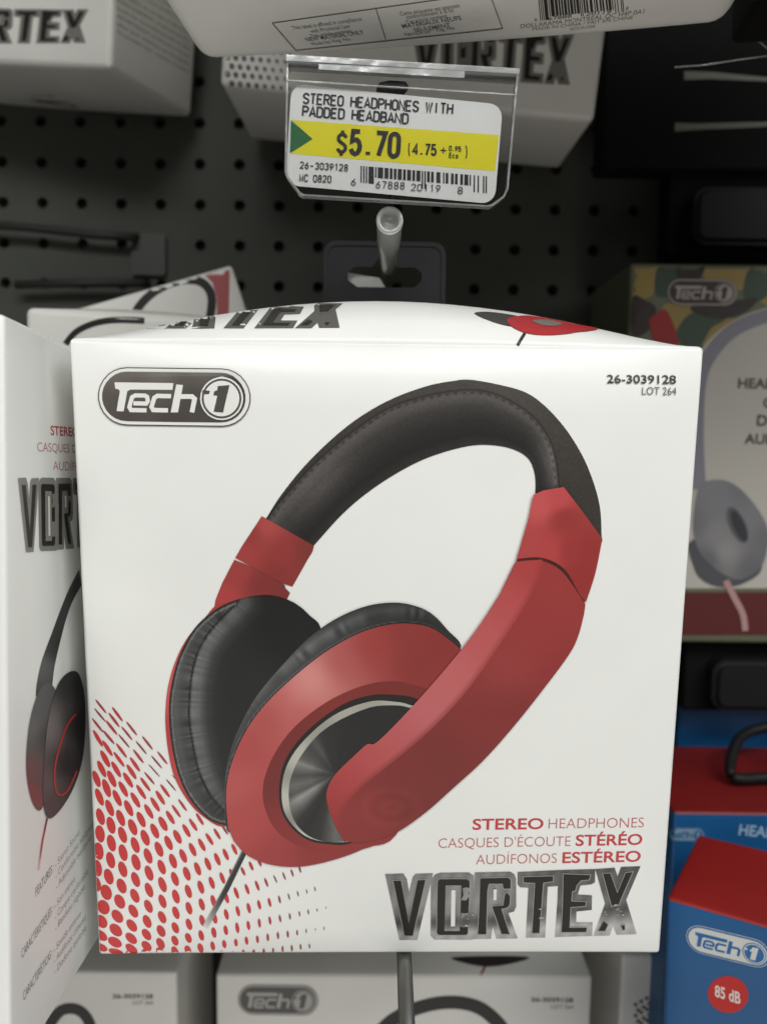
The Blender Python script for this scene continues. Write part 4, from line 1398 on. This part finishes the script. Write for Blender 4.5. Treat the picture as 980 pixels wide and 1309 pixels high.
# right: a child's headphone box with a spotted top
b7 = frame((.999, .013, .0), (-.013, .996, .087))
KID = Box('headphone_box', 'pale carton right of the front box with camouflage spots at its top', 'headphone box', (0.19, 0.2032, 0.08), (0, 0, 1), (806, 336, 0.405), b7, r=0.0018, material=mat('khaki_card', (96, 100, 78), 0.5, noise=.1, nscale=30), group=G)
KID.art('panel_print', [S([(880, 520), (886, 470), (905, 435), (940, 408), (985, 392), (1040, 388)], lam) + [(1040, 752), (862, 752), (868, 640)]], INK, 2, color=(186, 182, 174), spacing=14)
camo = [((808, 336), (842, 340), (836, 372), (822, 382), (808, 376)), ((900, 337), (956, 337), (957, 362), (940, 372), (905, 362)), ((846, 392), (862, 388), (885, 394), (876, 428), (862, 440), (850, 415)), ((895, 432), (912, 412), (940, 408), (925, 425), (905, 445)), ((968, 380), (985, 366), (1000, 372), (985, 392))]
KID.art('camouflage_spots', [S(c, lam, True) for c in camo], INK, 1, color=(150, 128, 70), spacing=10)
camo2 = [((862, 430), (880, 402), (910, 398), (926, 408), (908, 420), (896, 440), (880, 444)), ((956, 345), (985, 340), (990, 365), (970, 385), (950, 380)), ((842, 338), (870, 337), (862, 372), (846, 380), (836, 372))]
KID.art('camouflage_spots', [S(c, lam, True) for c in camo2], INK, 3, color=(58, 76, 62), spacing=10)
camo3 = [((884, 392), (940, 384), (968, 382), (950, 400), (920, 408), (892, 402)), ((868, 337), (898, 337), (893, 356), (866, 358)), ((808, 380), (824, 384), (838, 395), (830, 420), (816, 430), (806, 425))]
KID.art('camouflage_spots', [S(c, lam, True) for c in camo3], INK, 5, color=(52, 40, 36), spacing=10)
KID.art('camouflage_spots', [S(((830, 408), (848, 396), (858, 410), (866, 436), (862, 450), (840, 448), (832, 425)), lam, True)], INK, 7, color=(150, 36, 36), spacing=10)
badge(KID, lambda p: (849 + p[0] * .0985, 353 + p[1] * .0985), ink=True, base=9, pale=(166, 158, 152), deep=(62, 48, 46))
KID.art('headband_picture', [stroke(S([(893, 625), (890, 560), (893, 490), (908, 452), (940, 420), (990, 400)], lam), 17)], INK, 9, color=(132, 130, 140), spacing=6)
KID.text('panel_text', [('HEADPHONES', (942, 496), (1062, 498), 13, 0.03), ('CASQUE', (974, 521), (1045, 522), 13, 0.03), ("D'ÉCOUTE", (966, 544), (1060, 546), 14, 0.03), ('AUDÍFONOS', (950, 567), (1060, 569), 13, 0.03)], (66, 60, 56), layer=3)
KID.art('ear_cup_picture', [S([(884, 690), (886, 725), (898, 742), (920, 750), (948, 746), (972, 728), (960, 700)], lam, True)], INK, 10, spacing=4, color=(84, 84, 88))
KID.art('ear_pad_picture', [S([(892, 624), (908, 614), (931, 616), (953, 633), (973, 660), (981, 685), (974, 720), (957, 736), (937, 740), (912, 726), (892, 704), (885, 670)], lam, True)], INK, 12, spacing=3,
        colfn=lambda P: idw(P, [(888, 670, (112, 112, 116)), (912, 620, (128, 128, 132)), (945, 630, (118, 118, 122)), (977, 690, (112, 111, 114)), (925, 705, (146, 144, 142)), (912, 680, (134, 133, 134)), (960, 728, (104, 104, 108)), (905, 715, (100, 100, 104)), (920, 640, (126, 126, 130)), (960, 660, (126, 125, 128))]))
KID.art('ear_pad_picture', [ell(941, 671, 10.5, 25, -.42, 26)], INK, 14, spacing=3, color=(92, 91, 96))
KID.art('ear_pad_picture', [ell(943, 672, 7, 21, -.42, 26)], INK, 16, spacing=3, color=(62, 61, 66))
KID.art('lower_band', [[(862, 757), (1040, 757), (1040, 812), (862, 812)]], INK, 2, color=(92, 44, 42), spacing=14)
KID.art('cable_picture', [stroke(S([(926, 742), (938, 765), (948, 785), (951, 806)], lam), 8)], INK, 13, spacing=4, color=(176, 140, 138))

# lower right: blue and red cartons
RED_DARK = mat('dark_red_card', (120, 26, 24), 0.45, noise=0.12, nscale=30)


def two_tone(box, top):
    """a carton whose top panel is printed in another colour"""
    me = box.carton.data
    me.materials.append(top)
    for p in me.polygons:
        if p.center.z > box.H - 0.0009:
            p.material_index = 1


bb = frame((.84, .03, -.52), (-.02, 1, .02))
BB = Box('headphone_box', 'bright blue carton with red top turned at an angle, lower right corner', 'headphone box', (0.15, 0.19, 0.068), (0, 0, 1), (852, 1147, 0.300), bb, r=0.0015, material=BLUE, group='blue and red headphone boxes')
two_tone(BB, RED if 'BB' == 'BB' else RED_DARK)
fbb = homog([(28, 40), (937, 40), (937, 386), (28, 386)], [(876, 1179), (984, 1204), (984, 1240), (877, 1215)])
badge(BB, fbb, ink=True, base=3, pale=(40, 102, 160), deep=(206, 206, 200))
BB.art('sound_level_spot', [ell(930, 1271, 26, 23.5, .2, 40)], INK, 2, color=(186, 44, 40), spacing=8)
BB.text('sound_level_text', [('85 dB', (913, 1273), (946, 1283), 15, 0.03)], (222, 200, 196), layer=4)
ba = frame((.999, .013, .0), (-.013, .97, .1))
BA = Box('headphone_box', 'blue carton with red top standing behind the angled blue one', 'headphone box', (0.16, 0.18, 0.08), (0, 0, 1), (861, 1038, 0.372), ba, r=0.0015, material=BLUE, group='blue and red headphone boxes')
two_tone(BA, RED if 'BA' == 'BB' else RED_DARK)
BA.text('panel_text', [('HEADPHONES', (943, 1067), (1060, 1078), 15, 0.02)], (150, 176, 196), layer=1)
badge(BA, lambda p: (853 + p[0] * .05, 1056 + p[1] * .05), ink=True, base=2, pale=(30, 84, 136), deep=(124, 150, 170))
bc = frame((.999, .013, .0), (-.013, .99, .1))
BC = Box('headphone_box', 'dark blue carton under the shadowed black packaging at right', 'headphone box', (0.14, 0.10, 0.03), (0, 0, 1), (868, 896, 0.462), bc, r=0.0015, material=BLUE, group='blue and red headphone boxes')

# lower row under the front box
b9 = frame((.999, .013, .01), (-.013, .99, .10))
LC = Box('headphone_box', 'white carton centred under the front box, half hidden behind a grey rod', 'headphone box', DIM, (1, 0, 1), (757, 1249, 0.389), b9, r=0.0018, bulge={'top': .003}, material=DULL, group=G)
badge(LC, lambda p: (301 + p[0] * .113, 1254 + p[1] * .113), ink=True, base=2, pale=(178, 176, 170), deep=(92, 90, 87))
LC.text('item_number', [('26-3039128', (678, 1280), (732, 1281), 6, 0.03), ('LOT 264', (704, 1289), (732, 1289.5), 5.5, 0.0)], (92, 90, 87), layer=2)
LC.art('headband_picture', [stroke(S([(476, 1330), (500, 1305), (535, 1288), (575, 1281), (612, 1288), (640, 1312), (650, 1335)], lam), 17)], INK, 2, color=(48, 46, 45), spacing=6)
LC.art('flap_picture', [S([(578, 1224), (640, 1222), (676, 1224), (658, 1231), (625, 1236), (596, 1232)], lam, True)], INK, 2, color=(56, 50, 48), spacing=5)
LC.art('flap_picture', [stroke([(620, 1235), (614, 1247)], 3)], INK, 2, color=(160, 52, 50), spacing=4)
LL = Box('headphone_box', 'white carton at the bottom left beneath the features panel box', 'headphone box', DIM, (1, 0, 1), (226, 1243, 0.389), frame((.999, .013, .01), (-.013, .99, .10)), r=0.0018, material=DULL, group=G)
LL.text('item_number', [('26-3039128', (144, 1276), (196, 1276), 6, 0.03), ('LOT 264', (170, 1284), (196, 1284), 5.5, 0.0)], (84, 82, 79), layer=2)
LL.art('headband_picture', [stroke(S([(62, 1312), (78, 1292), (98, 1290), (112, 1302), (120, 1325)], lam), 14)], INK, 2, color=(48, 46, 45), spacing=6)
LR = Box('headphone_box', 'greyish carton wedged beside the blue box at the bottom with a dotted patch', 'headphone box', DIM, (0, 0, 1), (795, 1222, 0.40), frame((.999, .013, .01), (-.013, .99, .10)), r=0.0018, material=DULL, group=G)
LR.art('dot_pattern', [ell(812 + 7 * i + (j % 2) * 3, 1284 + 7 * j - i * 4, 2.6, 2.6, 0, 10) for i in range(5) for j in range(5) if 800 < 812 + 7 * i < 845], INK, 1, color=(80, 78, 76))

# ------------------------------------------------------------------ pegs and dark things in the shade
peg_hook('long grey rod pointing out under the front box', (517, 1238, 0.2595), 0.195, r=0.0026, mat_=STEEL)


def dark_pack(label, dims, anchor, px, fr, lo=.08, hi=.72):
    """a black blister pack: backing card with a raised tray and a hanging hole"""
    b = Box('blister_pack', label, 'blister pack', dims, anchor, px, fr, r=0.002, material=BLACKCARD, group='black packs in the shade', mesh_name='card')
    bm = slab(rrect(-dims[0] * .40, dims[1] * lo, dims[0] * .40, dims[1] * hi, .008), -dims[2] / 2 - .012, -dims[2] / 2 + .0005)
    bmesh.ops.bevel(bm, geom=[e for e in bm.edges if abs(e.verts[0].co.y - e.verts[1].co.y) < 1e-6 and e.verts[0].co.y < -dims[2] / 2 - .01 and len(e.link_faces) == 2 and e.calc_face_angle(0) > 1], offset=.003, segments=3, affect='EDGES')
    obj_bm('tray', bm, BLACKP, b.root, smooth=False)
    return b


P1 = dark_pack('black blister pack with two pale strips at the top right', (0.13, 0.20, 0.02), (0, 0, 0), (768, 214, 0.440), frame((.999, .013, 0), (-.013, .996, .087)), lo=.5, hi=.93)
for pts in ([(874, 91), (908, 92), (980, 99), (1010, 101), (1010, 106), (980, 104), (908, 101), (874, 102)], [(862, 157), (885, 158), (980, 156), (1010, 157), (1010, 161), (980, 162), (885, 166), (862, 168)]):
    P1.art('pale_strip', [pts], INK, 2, color=(100, 100, 92), spacing=8)
P2 = dark_pack('black pack hanging low between the pegboard and the camouflage box', (0.11, 0.05, 0.02), (0, 0, 0), (852, 326, 0.452), frame((.999, .013, 0), (-.013, .996, .087)))
P3 = dark_pack('black pack above the dark blue carton at the right edge', (0.12, 0.045, 0.02), (0, 0, 0), (872, 908, 0.438), frame((.999, .013, 0), (-.013, .996, .087)))
UR = Box('added_shade_carton', 'black carton added overhead in the upper right corner to shade the boxes below', 'carton', (0.19, 0.16, 0.125), (0, 1, 0), (932, 60, 0.290), b3, r=0.003, material=BLACKCARD)  # added occluder, made deep to keep light off the boxes below
# black hanging loop in front of the blue cartons
lp = thing('hang_loop', 'black plastic hanging loop lying over the red carton top', 'hang loop', pix(962, 985, 0.400))
o3 = lp.location
pl = [Vector(q) - o3 for q in cat([tuple(pix(x, y, z)) for x, y, z in ((935, 992, .400), (938, 955, .415), (958, 935, .425), (1000, 930, .425), (1020, 960, .41), (1015, 990, .40), (975, 994, .40))], closed=True, k=5)]
pl.append(pl[0])
V, Fc = tube(pl, .0028, 10)
link_mesh('loop', V, Fc, BLACKP, lp, smooth=True)
# dark bars and their bracket on the pegboard at the left
wb = thing('wall_bracket', 'dark crossbars on a grey bracket plate fixed to the pegboard at left', 'bracket', ray_at_y(192, 325, PEG_Y))
bo = wb.location
obj_bm('bracket_plate', slab(rrect(-.011, -.014, .011, .012, .002), -.004, -.0003), mat('bracket_grey', (66, 67, 64), .5), wb)
for pts in ([(-60, 284), (40, 291), (120, 300), (168, 303)], [(20, 364), (90, 362), (180, 362)]):
    V, Fc = tube([ray_at_y(x, y, PEG_Y - .012) - bo for x, y in pts] + [ray_at_y(pts[-1][0] + 8, pts[-1][1], PEG_Y - .002) - bo], .0026, 10)
    link_mesh('crossbar', V, Fc, mat('dark_bar', (44, 45, 43), .6), wb, smooth=True)
# clear plastic strand at the top right
cs = thing('plastic_strand', 'thin clear plastic strand bent over the black pack, top right', 'plastic strand', pix(940, 60, 0.30))
o4 = cs.location
for pts in ([(941, 29, .30), (955, 42, .30), (968, 52, .298), (992, 72, .295)], [(862, 86.5, .31), (900, 83, .308), (945, 76, .304), (992, 70, .30)]):
    V, Fc = tube([pix(*p) - o4 for p in pts], .00035, 8)
    link_mesh('strand', V, Fc, CLEAR_EDGE, cs, smooth=True)
